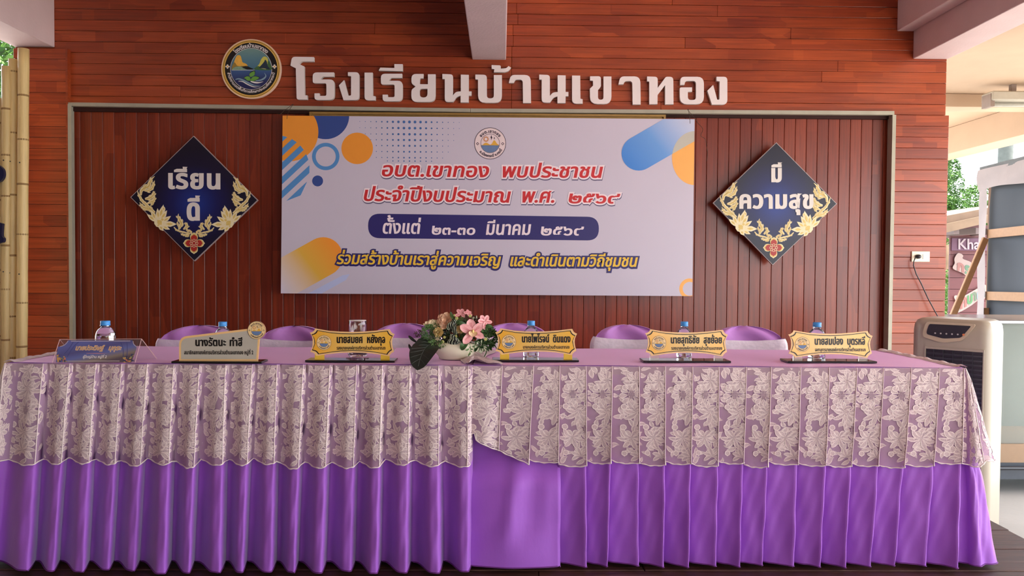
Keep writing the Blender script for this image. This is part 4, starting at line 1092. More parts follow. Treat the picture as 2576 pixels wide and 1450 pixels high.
# ================================================================== CHAIRS
M_cc = mat('chair_cover_purple', (196, 132, 204), .7, .05, 10, bump=.4, bscale=22, sheen=.2)
M_sash = mat('chair_sash_white', (240, 224, 228), .8, .08, 40, bump=1.0, bscale=30)
def chair(px, top, Y, wpx, lab, tilt=0):
    D = Y-CAM.y; c = PY(px, top, Y); H = c.z; hw = wpx/FPX*D/2
    R = thing('covered_chair', lab, 'chair', (c.x, Y, 0), 'purple covered chairs behind the table')
    def half(z):
        t = max(0, min(1, (H-z)/.115)); return hw*(1-(1-t)**2.6)**(1/2.2) if t < 1 else hw*(1+.03*(H-.115-z)/.3)
    n = 36; q = MB(); zs = [H-.0005, H-.003, H-.008, H-.016, H-.028, H-.045, H-.07, H-.1, H-.14, H-.2, H-.28, .44]
    prof = []
    for z in zs:
        h = max(half(z), .004); th = .026*min(1, (H-z)/.03+.2)
        for j in range(n):
            a = 2*pi*j/n; cx_ = abs(cos(a))**.75*(1 if cos(a) > 0 else -1); sy_ = abs(sin(a))**.9*(1 if sin(a) > 0 else -1)
            q.V.append((c.x+h*cx_, Y+th*sy_+.05*(cx_*h/hw)**2*-1+.012*sin(z*40+j), z))
    for i in range(len(zs)-1):
        for j in range(n): a, b = i*n+j, i*n+(j+1)%n; q.F.append((a, a+n, b+n, b)); q.M.append(0)
    q.F.append(tuple(range(n))); q.M.append(0)
    q.build('back_cover', M_cc, R, smooth=True)
    q = MB(); rn = random.Random(px)
    z1, z0 = H-.058, H-.175; m = 10
    for i in range(m+1):
        for j in range(n):
            t = i/m; a = 2*pi*j/n; cx_ = abs(cos(a))**.75*(1 if cos(a) > 0 else -1); sy_ = abs(sin(a))**.9*(1 if sin(a) > 0 else -1)
            z = z1+(z0-z1)*t+tilt*cx_; h = half(min(z, H-.05))+.014
            wr_ = .0035*sin(j*1.9+i*2.3)+.002*sin(j*4.1-i*3.0)
            z += (1-t)*-.012*(1-cx_**2)
            q.V.append((c.x+h*cx_, Y+(.050+wr_)*sy_-.05*cx_**2, z))
    for i in range(m):
        for j in range(n): a, b = i*n+j, i*n+(j+1)%n; q.F.append((a, a+n, b+n, b)); q.M.append(0)
    q.build('sash', M_sash, R, smooth=True)
    # seat cover: box with skirt, the seat runs back under the sitter (towards the wall)
    q = MB(); q.grid(lambda u, v: (c.x+(u-.5)*2*hw*1.02, Y+.03+v*.36, .445+.01*sin(u*pi)), 8, 8); q.build('seat_cover', M_cc, R, smooth=True)
    q = MB(); pts = [(-1, .0), (1, .0), (1, .40), (-1, .40)]
    def sk(u, v):
        s = u*4; k = int(min(s, 3.999)); t = s-k; a, b = pts[k], pts[(k+1)%4]
        x, y = a[0]+(b[0]-a[0])*t, a[1]+(b[1]-a[1])*t
        fl_ = 1.02+.1*v+.02*v*sin(u*70); return (c.x+x*hw*fl_, Y+(y-.2)*fl_+.2, .445-v*.435)
    q.grid(sk, 96, 5); q.build('seat_skirt', M_cc, R, smooth=True)
    return R
YC = YB+.30
chair(510, 818.5, YC, 198, 'purple covered chair with white sash, leftmost, behind the pale plate with the slanted top', .004)
chair(746, 820, YC, 182, 'purple covered chair with white sash, between the pale plate and the tall glass', -.004)
chair(1022, 813.5, YC, 178, 'purple covered chair with white sash, directly left of and behind the flower bowl')
chair(1295, 813, YC, 182, 'purple covered chair right of the flower bowl, behind the fourth name plate', .003)
chair(1577, 817, YC, 178, 'purple covered chair with white sash, in open view left of the second gold plate', -.003)
chair(1872, 820, YC, 190, 'purple covered chair with white sash, rightmost, between the two right-hand gold plates')

# ================================================================== NAME PLATES
M_pbase = mat('black_acrylic', (16, 14, 16), .08, .02, spec=.6, coat=.3)
M_pedge = mat('gold_acrylic_edge', (236, 190, 130), .3, .03)
M_ink = mat('plate_ink', (20, 14, 14), .4)
def gplate(zf, yb, lines, lab, px_ref, legs_clear=False, kb=None, lean=.10):
    """zf: zoom-frame -> pixel; everything is laid out on the leaning plate plane standing on the black base"""
    Yp = PZ(px_ref, yb, ZT+.008).y
    f = lambda dy: (lambda x, y: PY(*zf(x, y), Yp-dy))
    c = PY(*zf(1250, 1100), Yp)
    R = thing('name_plate', lab, 'name plate', (c.x, Yp, ZT+.003), 'gold scroll-edged name plates')
    # base
    bw0, bw1 = PY(*zf(270, 1100), Yp).x, PY(*zf(2195, 1100), Yp).x
    if kb: bw0, bw1 = kb
    o = MB().box(bw0, bw1, Yp-.028, Yp+.060, ZT+.003, ZT+.011).build('base', M_pbase, R); bevel(o, .002, 2)
    outl = [(455,403),(500,412),(760,455),(1000,472),(1250,478),(1500,470),(1760,450),(2000,422),(2062,418),(2085,470),(2120,505),(2168,525),(2140,580),(2118,640),(2112,710),(2120,780),(2135,850),(2152,905),(2110,930),(2075,965),(2050,1005),(1900,975),(1700,945),(1500,928),(1250,922),(1000,930),(800,950),(620,975),(480,995),(455,960),(420,930),(345,908),(375,850),(395,780),(402,700),(395,620),(375,550),(338,495),(390,480),(430,450)]
    cen = (1250, 705)
    def inset(k): return [(x+(cen[0]-x)/abs(x-cen[0]+1e-6)*-0+ (k if x < cen[0] else -k)*min(1, abs(x-cen[0])/700), y+(k if y < cen[1] else -k)*.9) for x, y in outl]
    fixn(MB().slab([outl], f(0), .004).build('plate', M_pedge, R))
    MB().flat([inset(38)], f(.0006)).build('black_line', M_ink, R)
    MB().flat([inset(56)], f(.0010)).build('gold_face', MATS.get('plate_gold') or gold_face_mat(), R)
    mleg = mat('clear_acrylic', (238, 232, 220), .05, .0, trans=.85, ior=1.3) if legs_clear else mat('yellow_acrylic', (232, 186, 66), .25, .04)
    zb_ = ZT+.011
    for lx0, lx1 in ((445, 650), (1868, 2060)):
        a, b = PY(*zf(lx0, 960), Yp), PY(*zf(lx1, 960), Yp); tz = PY(*zf(lx0, 955), Yp).z
        o = MB().box(a.x, b.x, Yp+.0005, Yp+.0045, zb_, tz+.004).build('leg', mleg, R)
    l1, l2 = lines
    q = MB(); text2d(q, f(.0014), l1[0], l1[1], 715, l1[2]-l1[1], 128, ex=8.5, ey=4.5, track=.03); q.build('lettering', M_ink, R)
    q = MB(); text2d(q, f(.0014), l2[0], l2[1], 858, l2[2]-l2[1], 56, ex=2.8, ey=2.2, track=.02); q.build('lettering', M_ink, R)
    council(R, lambda x, y, k: PY(*zf(x, y), Yp-.0012-k), 643, 708, 160, body=(238, 204, 148), tone='b')
    return R
def gold_face_mat():
    m, n, l, p = new_mat('plate_gold')
    tc = n.new('ShaderNodeTexCoord'); sp = n.new('ShaderNodeSeparateXYZ'); l.new(tc.outputs['Generated'], sp.inputs[0])
    cr = n.new('ShaderNodeValToRGB'); l.new(sp.outputs[0], cr.inputs[0]); e = cr.color_ramp.elements
    e[0].color = srgb(236, 170, 46); e[1].position = 1; e[1].color = srgb(236, 178, 58); x = e.new(.5); x.color = srgb(226, 186, 104)
    l.new(cr.outputs[0], p.inputs['Base Color']); p.inputs['Roughness'].default_value = .22; p.inputs['Coat Weight'].default_value = .4; p.inputs['Coat Roughness'].default_value = .04
    MATS['plate_gold'] = m; return m
zA_ = lambda x, y: (740+x/8.587, 780+y/8.587)
gplate(zA_, 907, (('นายสมยศ  หยังกุล', 915, 1975), ('รองนายกองค์การบริหารส่วนตำบลเขาทอง', 918, 1975)), 'gold scroll-edged name plate in front of the tall ribbed glass', 880)
def zshift(ref, sx, sy=None):
    """ref: pixel of the plate's left tip and right tip"""
    (ax_, ay_), (bx_, by_) = ref; k = (bx_-ax_)/(2168-338.)
    return lambda x, y: (ax_+(x-338)*k, (ay_+by_)/2+(y-508)*k+(x-1250)*k*((by_-ay_)/(bx_-ax_))*.0)
# tips measured on the three right-hand plates
z4 = zshift(((1000+1320/5.367, 760+405/5.367), (1000+2425/5.367, 760+435/5.367)), 1)
gplate(z4, 906, (('นายไพโรจน์  ดินแดง', 930, 2020), ('นายกองค์การบริหารส่วนตำบลเขาทอง', 955, 2000)), 'gold scroll-edged name plate right beside the flower bowl', 1345)
z5 = zshift(((1440+1025/5.6, 780+335/5.6), (1440+2190/5.6, 780+345/5.6)), 1)
gplate(z5, 908, (('นายสุทธิชัย  สุขย้อย', 900, 2040), ('รองนายกองค์การบริหารส่วนตำบลเขาทอง', 915, 2045)), 'gold scroll-edged name plate with clear feet, second from the right end', 1727, legs_clear=True)
z6 = zshift(((1880+665/6.44, 780+405/6.44), (1880+2030/6.44, 780+415/6.44)), 1)
gplate(z6, 909, (('นายสมปอง  บุตรหลี', 905, 2010), ('เลขานุการนายกองค์การบริหารส่วนตำบลเขาทอง', 915, 2020)), 'gold scroll-edged name plate with clear feet, rightmost on the table', 2090, legs_clear=True)

# pale plate with slanted top
zB_ = lambda x, y: (400+x/6.44, 780+y/6.44)
Yp = PZ(547, 908.5, ZT+.01).y; f = lambda dy: (lambda x, y: PY(*zB_(x, y), Yp-dy)); c = PY(*zB_(950, 820), Yp)
R = thing('name_plate', 'pale grey name plate with slanted top, gold edge and round emblem at its corner', 'name plate', (c.x, Yp, ZT+.003))
o = MB().box(PY(*zB_(188, 860), Yp-.03).x, PY(*zB_(1700, 860), Yp).x, Yp-.026, Yp+.05, ZT+.003, ZT+.011).build('base', M_pbase, R); bevel(o, .002, 2)
out_ = rounded([(325, 838), (325, 440, 130), (1440, 308), (1640, 330), (1600, 838)], 8)
inn_ = rounded([(358, 800), (358, 470, 105), (1440, 340), (1610, 360), (1575, 800)], 8)
fixn(MB().slab([out_], f(0), .005).build('plate', M_pedge, R))
MB().flat([inn_], f(.0006)).build('grey_face', mat('plate_grey', (184, 174, 160), .35, .03), R)
q = MB(); text2d(q, f(.0012), 'นางรัตนะ', 585, 585, 500, 98, ex=7, ey=4, track=.03); text2d(q, f(.0012), 'ทำสี', 1140, 585, 215, 98, ex=7, ey=4, track=.03); q.build('lettering', M_ink, R)
q = MB(); text2d(q, f(.0012), 'สมาชิกสภาองค์การบริหารส่วนตำบลเขาทอง หมู่ที่ 2', 408, 720, 1120, 48, ex=2.6, ey=2.0, track=.02); q.build('lettering', M_ink, R)
fixn(MB().slab([[(zx, zy) for zx, zy in circ(1580, 330, 147, 48)]], f(.0014), .004).build('emblem_disc', mat('emblem_disc', (226, 176, 130), .35), R))
council(R, lambda x, y, k: PY(*zB_(x, y), Yp-.0018-k), 1580, 330, 146, body=(236, 200, 160), tone='b')

# folded clear stand with the blue card
zC_ = lambda x, y: (130+x/10.304, 840+y/10.3)
Yp = PZ(210, 913, ZT).y; c = PY(*zC_(1200, 760), Yp+.03)
R = thing('tent_sign', 'clear folded stand holding a blue and gold name card at the table left end', 'name sign', (c.x, Yp+.03, ZT+.003))
lean = .045; yt, yb_ = 140, 765
def tf_(dy): return lambda x, y: PY(*zC_(x, y), Yp+lean*(yb_-y)/(yb_-yt)-dy)
M_clr = mat('clear_sheet', (240, 236, 236), .04, .0, trans=.97, ior=1.08, spec=.3)
M_ced = mat('clear_sheet_edge', (216, 176, 176), .3, .03)
fixn(MB().slab([[(10, 775), (208, 150), (2330, 135), (2155, 765)]], tf_(0), .002).build('front_sheet', M_clr, R))
P0, P1 = tf_(0)(208, 150), tf_(0)(2330, 135)
bk = [P0, P1, Vector((P1.x+.035, P1.y+.05, ZT+.004)), Vector((P0.x+.03, P0.y+.05, ZT+.004))]
q = MB().add(bk+[p+Vector((0, .002, 0)) for p in bk], [(0,1,2,3),(7,6,5,4),(0,4,5,1),(1,5,6,2),(2,6,7,3),(3,7,4,0)]); q.build('back_sheet', M_clr, R)
q = MB()
for a, b in (((10, 775), (208, 150)), ((208, 150), (2330, 135)), ((2330, 135), (2155, 765))): q.tube([tf_(.0)(*a), tf_(.0)(*b)], .0011, 5)
q.tube([bk[1], bk[2]], .0012, 5); q.tube([bk[0], bk[0].lerp(bk[3], .3)], .0010, 5); q.build('sheet_edges', M_ced, R)
card = [(160, 340), (240, 330), (340, 270), (420, 175), (2090, 168), (2110, 230), (2200, 330), (2195, 400), (2060, 755), (110, 760), (120, 640)]
MB().flat([card], tf_(.0012)).build('card', ramp_mat('card_blue', tf_(0)(1200, 180)-wloc(R), tf_(0)(1200, 750)-wloc(R), [(0, (96, 100, 160)), (.35, (84, 82, 130)), (.6, (100, 108, 166)), (.85, (132, 118, 106)), (1, (90, 76, 84))]), R)
q = MB()
for pts in ([(560, 215), (440, 400), (330, 520)], [(700, 215), (560, 350), (400, 600)], [(1790, 215), (1850, 400), (1855, 620)], [(1950, 215), (1960, 400), (1950, 600)]): q.flat([stroke2(smooth_poly(pts, 4, False), 16)], tf_(.0014))
q.build('card_line', mat('card_dark', (66, 72, 124), .4), R)
q = MB()
for pts in ([(220, 335), (320, 300), (380, 250), (430, 185)], [(2110, 190), (2120, 260), (2150, 300), (2200, 335)], [(500, 195), (2040, 190)], [(400, 712), (1760, 706)]): q.flat([stroke2(smooth_poly(pts, 4, False), 13)], tf_(.0016))
q.build('card_border', mat('card_silver', (212, 196, 190), .35), R)
for i, (cx_, sg) in enumerate(((235, 1), (2000, -1))):
    q = [MB() for _ in range(4)]; rn = random.Random(i)
    for j in range(34):
        t = rn.random(); x = cx_+sg*rn.uniform(-110, 150)*(1-.2*t); y = 745-rn.random()*(150+ (90 if (x-cx_)*sg < -30 else 0))
        r = rn.uniform(14, 34); k_ = rn.choice((0, 0, 0, 1, 1, 2, 3)); lf = .0018+j*.00005
        q[k_].flat([circ(x, y, r, 7, ry=r*rn.uniform(.6, 1))], tf_(lf))
    for b_, mm, nm in zip(q, (mat('card_gold', (206, 160, 92), .4, .2, 200), mat('card_navy', (52, 60, 92), .4), mat('card_coral', (214, 116, 92), .4), mat('card_sage', (128, 132, 104), .4)), ('corner_gold', 'corner_navy', 'corner_coral', 'corner_green')): b_.build(nm, mm, R, kind='stuff')
for mm, e_, dy, nm in ((mat('card_letter_edge', (240, 214, 190), .4), 11, .0018, 'lettering_outline'), (mat('card_letter', (206, 150, 88), .4), 3, .0022, 'lettering')):
    q = MB(); text2d(q, tf_(dy), 'นายประดิษฐ์', 600, 425, 730, 92, shear=.4, ex=e_*.8); text2d(q, tf_(dy), 'มุกุระ', 1460, 425, 330, 92, shear=.4, ex=e_*.8); q.build(nm, mm, R)
q = MB(); text2d(q, tf_(.0022), 'ผู้ใหญ่บ้าน หมู่ที่ 2', 800, 630, 620, 52, shear=.25, ex=2.5); q.build('lettering', M_wp, R)
MB().flat([stroke2([(900, 512), (1200, 512), (1450, 512)], 14, tip=True)], tf_(.002)).build('card_spark', mat('card_spark', (226, 140, 130), .4), R)

# ================================================================== BOTTLES AND GLASS
M_pet = mat('clear_plastic', (250, 250, 250), .03, .0, trans=1.0, ior=1.33)
M_cap = mat('blue_cap', (70, 150, 222), .4, .03)
def bottle(px, ytop, ybase, wpx, lab):
    b = PZ(px, ybase, ZT+.003); D = b.y-CAM.y; r = wpx/FPX*D/2; H = PY(px, ytop, b.y).z-b.z
    R = thing('water_bottle', lab, 'bottle', b, 'small water bottles with blue caps')
    prof = [(.0, .006), (r*.55, .0015), (r*.9, .0), (r, .006), (r*.98, .02), (r, .03), (r*.97, .04), (r, .05), (r*.97, .06), (r*.99, .075), (r, H*.55), (r*.99, H*.62), (r*.9, H*.70), (r*.72, H*.77), (r*.48, H*.82), (r*.40, H*.845), (r*.40, H*.87)]
    def wob(a, z): return 1+(.025*abs(sin(a*4)) if .02 < z < .075 else 0)+(.03*sin(a*5+z*120) if H*.55 < z < H*.78 else 0)
    MB().lathe(prof, 32, b, wob=wob).build('bottle_body', M_pet, R, smooth=True)
    hw = H*(.60 if px < 300 else .80)
    MB().lathe([(0, .008), (r*.5, .004), (r*.93, .004), (r*.95, .03), (r*.95, H*.55), (r*.93, H*.6), (r*.93 if px < 300 else r*.6, hw), (0, hw)], 32, b).build('water', mat('water', (236, 246, 252), .0, .0, trans=1.0, ior=1.2), R, smooth=False)
    cr = r*.49
    q = MB().lathe([(cr*1.02, H*.875), (cr*1.04, H*.895), (cr*.98, H*.90), (cr, H*.91), (cr, H*.99), (cr*.92, H), (0, H)], 32, b, wob=lambda a, z: 1+.015*sin(a*32)); q.build('cap', M_cap, R, smooth=True)
    MB().lathe([(cr*.95, H*.855), (cr*1.08, H*.86), (cr*1.08, H*.872), (cr*.95, H*.876)], 24, b).build('neck_ring', M_pet, R, smooth=True)
bottle(265.5, 807.5, 899, 46, 'clear water bottle behind the blue card tent sign')
bottle(560.5, 810, 898, 41, 'clear water bottle behind the pale slanted name plate')
bottle(1335.5, 807.5, 898, 39, 'clear water bottle behind the gold plate nearest the flower bowl')
bottle(1720.5, 809.5, 900, 38, 'clear water bottle behind the second gold plate from the right')
bottle(2054, 811.5, 901, 42, 'clear water bottle behind the rightmost gold plate')
b = PZ(899.5, 896.5, ZT+.003); D = b.y-CAM.y
R = thing('glass_dish', 'cut glass dish under the tall glass, behind the third plate', 'dish', b)
r = 28/FPX*D
MB().lathe([(0, .004), (r*.7, .003), (r*.72, .0), (r*.78, .0), (r*.85, .012), (r, .024), (r*.98, .027), (r*.8, .018), (0, .012)], 40, b, wob=lambda a, z: 1+.03*sin(a*12)).build('dish_body', mat('cut_glass', (255, 250, 250), .02, .0, trans=1.0, ior=1.5), R, smooth=True)
g = Vector((b.x, b.y, b.z+.0125)); r = 21.5/FPX*D; H = PY(899.5, 806, b.y).z-g.z
R = thing('drinking_glass', 'tall empty ribbed drinking glass standing on the glass dish', 'glass', g)
MB().lathe([(0, 0), (r*.8, 0), (r*.84, .004), (r, H*.85), (r, H-.002), (r*.97, H), (r*.94, H-.002), (r*.93, H*.85), (r*.76, .014), (0, .012)], 48, g, wob=lambda a, z: 1+(.03*abs(sin(a*6)) if .004 < z < H*.86 else 0)).build('glass_body', MATS['cut_glass'], R, smooth=True)
MB().lathe([(r*.955, H-.003), (r*.99, H-.0005), (r*.965, H+.0006)], 48, g).build('rim', mat('glass_rim', (240, 226, 220), .1), R, smooth=True)
for (x, y, w_, h_, yb_, lab) in ((985, 881, 18, 12, 893, 'small folded white paper at the right foot of the third name plate'),):
    p = PZ(x, 900, ZT+.003); fixn(MB().slab([[(978, 882), (996, 876), (990, 887)]], lambda a, c_: PY(a, c_, p.y+.1), .001).build('paper_slip', M_wp)) and tag(bpy.data.objects['paper_slip'], lab, 'paper')

# ================================================================== AIR COOLER
M_ac = mat('cooler_plastic', (172, 160, 142), .35, .03, 5, spec=.5)
M_acd = mat('cooler_dark', (44, 44, 48), .35, .05)
P1 = Vector((2.53, -1.35, 0)); u_ = Vector((-.7071, .7071, 0)); v_ = Vector((.7071, .7071, 0)); n_ = Vector((-.7071, -.7071, 0))
WA, DA, GZ, TZ = .385, .30, -.35, .868
cc_ = P1+u_*WA/2+v_*DA/2
AC = thing('air_cooler', 'tall beige evaporative air cooler with dark grille standing right of the table', 'air cooler', (cc_.x, cc_.y, GZ))
def af(s, z, d=0): # s across the face from its right edge 0..1 (seen left), z world
    return P1+u_*(WA*s)+Vector((0, 0, z))+n_*d
q = MB(); zs = [GZ+.06, GZ+.08, .2, .6, TZ-.07, TZ-.035, TZ-.012, TZ-.002, TZ]; ins_ = [.006, 0, 0, 0, 0, .004, .016, .035, .05]
def rrect(inset, rr_=.055, n=6):
    pts = []
    for cx_, cy_, a0 in ((rr_, rr_, pi), (WA-rr_, rr_, 1.5*pi), (WA-rr_, DA-rr_, 0), (rr_, DA-rr_, .5*pi)):
        for i in range(n+1):
            a = a0+i*pi/2/n; r_ = rr_-inset*.6
            x, y = cx_+r_*cos(a), cy_+r_*sin(a)
            pts.append((x+(inset*.4 if x < WA/2 else -inset*.4), y+(inset*.4 if y < DA/2 else -inset*.4)))
    return pts
rings = []
for z, i_ in zip(zs, ins_): rings.append([P1+u_*x+v_*y+Vector((0, 0, z)) for x, y in rrect(i_)])
n = len(rings[0]); k0 = 0
for r_ in rings: q.V += [tuple(p) for p in r_]
for i in range(len(rings)-1):
    for j in range(n): a, b = i*n+j, i*n+(j+1)%n; q.F.append((a, a+n, b+n, b)); q.M.append(0)
q.F.append(tuple(range(n))); q.M.append(0); q.F.append(tuple(range(len(q.V)-1, len(q.V)-n-1, -1))); q.M.append(0)
fixn(q.build('body', M_ac, AC, smooth=True))
# grille recess with louvres
gz1, gz0 = TZ-.165, -.10
fixn(MB().slab([[(.10, gz0), (.80, gz0), (.80, gz1), (.10, gz1)]], lambda x, y: af(x, y, .001), .0005, drop=tuple(-n_)).build('grille_back', M_acd, AC))
i = 0; z = gz0+.012
gr = MB()
while z < gz1-.005:
    MB().bar(af(.105, z, .004), af(.795, z, .004), .010, .003, up=n_).build('louvre', mat('louvre_grey', (58, 60, 64), .3), AC); z += .024; i += 1
for s_ in (.22, .34, .46, .58, .70): MB().bar(af(s_, gz0, .007), af(s_, gz1, .007), .003, .004, up=n_).build('grille_bar', mat('louvre_grey', (58, 60, 64), .3), AC)
q = MB(); fr_ = [(.085, gz0-.012), (.815, gz0-.012), (.815, gz1+.012), (.085, gz1+.012)]; ir_ = [(.10, gz0), (.80, gz0), (.80, gz1), (.10, gz1)]
fixn(q.slab([fr_, ir_], lambda x, y: af(x, y, .006), .006, drop=tuple(-n_)).build('grille_frame', M_ac, AC))
# control panel with raised lip
def rp(pts): return rounded(pts, 5)
lipo = rp([(.80, TZ-.018, .03), (.86, TZ-.10, .05), (.60, TZ-.128, .04), (.34, TZ-.11, .05), (.18, TZ-.02, .04)])
pan = rp([(.76, TZ-.030, .02), (.80, TZ-.085, .03), (.58, TZ-.105, .04), (.36, TZ-.095, .03), (.24, TZ-.030, .02)])
fixn(MB().slab([lipo], lambda x, y: af(x, y, .010), .010, drop=tuple(-n_)).build('panel_bezel', mat('cooler_bezel', (196, 178, 150), .3), AC))
fixn(MB().slab([pan], lambda x, y: af(x, y, .012), .002, drop=tuple(-n_)).build('control_panel', mat('panel_dark', (50, 50, 54), .2), AC))
for j in range(5): MB().flat([circ(.68-j*.07, TZ-.078, .012, 8, ry=.0045)], lambda x, y: af(x, y, .0128)).build('button', mat('button_grey', (190, 186, 180), .4), AC)
MB().flat([circ(.33, TZ-.078, .016, 10, ry=.006)], lambda x, y: af(x, y, .0128)).build('power_button', mat('button_orange', (224, 130, 80), .4), AC)
for wx, wy in ((.05, .05), (WA-.05, .05), (.05, DA-.05), (WA-.05, DA-.05)):
    p = P1+u_*wx+v_*wy; MB().lathe([(0, -.0), (.02, 0), (.026, .01), (.026, .045), (.02, .058), (0, .06)], 12, (p.x, p.y, GZ)).build('caster', M_acd, AC, smooth=True)

# ================================================================== SOCKET, PLUG AND CABLE
Yw = YRt
R = thing('wall_socket', 'cream wall socket plate with one switch on the right wall strip', 'socket', PY(2314, 647, Yw-.004))
a, b = PY(2291.5, 659, Yw), PY(2337.5, 633, Yw)
o = MB().box(a.x, b.x, Yw-.010, Yw-.0002, a.z, b.z).build('cover_plate', mat('socket_cream', (238, 226, 200), .4), R); bevel(o, .003, 2)
a, b = PY(2319, 652.5, Yw), PY(2326, 640, Yw); o = MB().box(a.x, b.x, Yw-.013, Yw-.0101, a.z, b.z).build('switch', mat('switch_white', (246, 240, 226), .4), R); bevel(o, .001, 1)
p = PY(2308, 646, Yw-.0101)
R = thing('power_plug', 'black power plug in the cream wall socket with its cable', 'plug', p)
q = MB().lathe([(.014, 0), (.019, .004), (.018, .018), (.012, .026), (0, .028)], 16); q.V = [(p.x+x, p.y-z, p.z+y*.8) for x, y, z in q.V]; q.build('plug_body', M_acd, R, smooth=True)
cab = [PY(2303, 648, Yw-.03), PY(2299, 658, Yw-.032), PY(2298, 668, Yw-.03), PY(2305, 690, Yw-.03), PY(2318, 715, Yw-.03), PY(2335, 752, Yw-.035), PY(2350, 780, Yw-.04), PY(2362, 802, Yw-.05), PY(2366, 850, Yw-.07), PY(2368, 930, Yw-.10), Vector((2.75, -.3, -.2)), Vector((2.7, -.8, -.3)), af(.6, GZ+.1, -DA-.002)]
MB().tube(cab, .0036, 7).build('cable', M_acd, R, smooth=True)

# ================================================================== BAMBOO SCREEN, LEFT
M_bam = mat('bamboo', (216, 186, 126), .4, .14, 5, bump=.3, bscale=30, stretch=(14, 14, 1), obj_rand=.10)
M_bamn = mat('bamboo_node', (150, 116, 70), .6, .2, 40)
YBm = -.45
BS = thing('bamboo_screen', 'screen of upright bamboo poles at the far left', 'bamboo fence', PY(36, 700, YBm))
poles = [(-12, 22, 262, [430, 640]), (-2+1, 12, 250, [300, 380, 520, 700]), (9.5, 22-8, 249, []), ]
poles = [(59.5, 25, 123, [241, 352, 464, 590, 762, 872]), (34.5, 23, 150, [181, 335, 491, 643, 796, 900]), (17, 23, 168, [275, 391, 494, 618, 728, 855]), (5, 20, 249, [311, 436, 504, 596, 680, 845]), (-16, 23, 262, [330, 450, 610, 760]), (-40, 24, 240, [360, 520, 700])]
for i, (px, w_, top, nodes) in enumerate(poles):
    yy = YBm+(.02 if i % 2 else 0); D = yy-CAM.y; r = w_/FPX*D/2
    t_ = PY(px, top, yy); bt = PY(px-(8 if px > 30 else 4), 900, yy); bt = Vector((bt.x, yy, 0.0))
    prof = []
    pts = [t_.lerp(bt, k/24) for k in range(25)]; rs_ = [r*(1+.03*sin(k*1.3+i)) for k in range(25)]
    q = MB().tube(pts, rs_, 14); o = q.build('pole', M_bam, BS, smooth=True)
    MB().lathe([(r*.55, .0005), (r*.55, .0015), (0, .0015)], 12, (t_.x, t_.y, t_.z)).build('pole_end', M_bamn, o)
    for ny in nodes:
        z = PY(px, ny, yy).z; f_ = (t_.z-z)/(t_.z); x = t_.x+(bt.x-t_.x)*f_
        MB().lathe([(r*.99, -.006), (r*1.07, -.002), (r*1.0, 0), (r*1.06, .002), (r*.99, .006)], 14, (x, yy, z)).build('node_ring', M_bamn, o, smooth=True)
    for ny in (411, 690):
        z = PY(px, ny+i*-3, yy).z; f_ = (t_.z-z)/(t_.z); x = t_.x+(bt.x-t_.x)*f_
        MB().obox((x, yy-r, z), (.0035, 0, 0), (0, .002, 0), (0, 0, .0035)).build('peg_hole', M_acd, o)
MB().bar(PY(-45, 420, YBm+.06), PY(60, 408, YBm+.06), .04, .02).build('cross_rail', M_bam, BS)
M_navl = mat('navy_letter', (24, 28, 62), .35, .03)
for pts, lab in (([(-40, 430), (-30, 412), (-8, 414), (6, 424), (9.5, 438), (6, 450), (-4, 458), (-30, 460), (-42, 448)], 'round dark blue letter at the left edge, upper one on the bamboo'),
                 ([(-20, 562), (3.5, 562), (5, 570), (4, 592), (9, 600), (8, 608), (2, 611), (-20, 612)], 'dark blue letter foot at the left edge, lower one on the bamboo')):
    o = fixn(MB().slab([smooth_poly(pts, 4)], lambda x, y: PY(x, y, YBm-.062), .022).build('screen_letter', M_navl)); tag(o, lab, 'letter')

# ================================================================== RIGHT BACKGROUND
# fluorescent fitting under the soffit
p0, p1 = PY(2486, 254, 1.2), PY(2640, 254, 1.2)
R = thing('light_fitting', 'long fluorescent light fitting under the cream soffit at the right', 'lamp', (p0.x+.4, 1.2, 2.6))
zt = 2.60
o = MB().box(p0.x, p0.x+1.25, 1.14, 1.30, PY(2500, 250, 1.2).z-.02, PY(2500, 238, 1.2).z+.02).build('housing', mat('fitting_white', (180, 172, 156), .5), R); bevel(o, .01, 1)
MB().tube([(p0.x+.03, 1.22, PY(2500, 262, 1.2).z), (p0.x+1.2, 1.22, PY(2500, 262, 1.2).z)], .018, 10).build('tube', mat('tube_white', (200, 198, 186), .3), R, smooth=True)
MB().box(p0.x-.005, p0.x+.03, 1.16, 1.28, PY(2500, 270, 1.2).z, PY(2500, 238, 1.2).z).build('end_cap', mat('fitting_grey', (140, 122, 112), .5), R)
MB().box(p0.x+.2, p0.x+.24, 1.2, 1.24, PY(2500, 238, 1.2).z, 2.719).build('mount', MATS['fitting_grey'], R)

# booth: cloth-wrapped frame with dark sheet
A = PY(2476, 600, 1.9); B = PY(2640, 600, 1.0); dB = (B-A); dB.z = 0; L_ = dB.length; ub = dB.normalized(); nb_ = Vector((ub.y, -ub.x, 0))
R = thing('cloth_booth', 'booth frame wrapped in white cloth with dark sheet and wooden rails, right background', 'booth', (A.x, A.y, GZ))
M_wc = mat('white_cloth', (150, 138, 136), .8, .06, 8, bump=.6, bscale=12)
M_dk = mat('dark_sheet', (52, 55, 62), .7, .12, 3, bump=.3, bscale=6, stretch=(1, 1, .4))
def bp(s, z, d=0): return Vector((A.x, A.y, 0))+ub*s+nb_*d+Vector((0, 0, z))
ztp = PY(2476, 428, 1.9).z; zlo = PY(2476, 480, 1.9).z
q = MB().grid(lambda u, v: bp(-.04+u*(L_+.6), ztp-(ztp-zlo)*v+.012*sin(u*9)*v+.02*u, .05+.012*sin(u*14+v*4)), 40, 6); q.build('top_valance', M_wc, R, smooth=True)
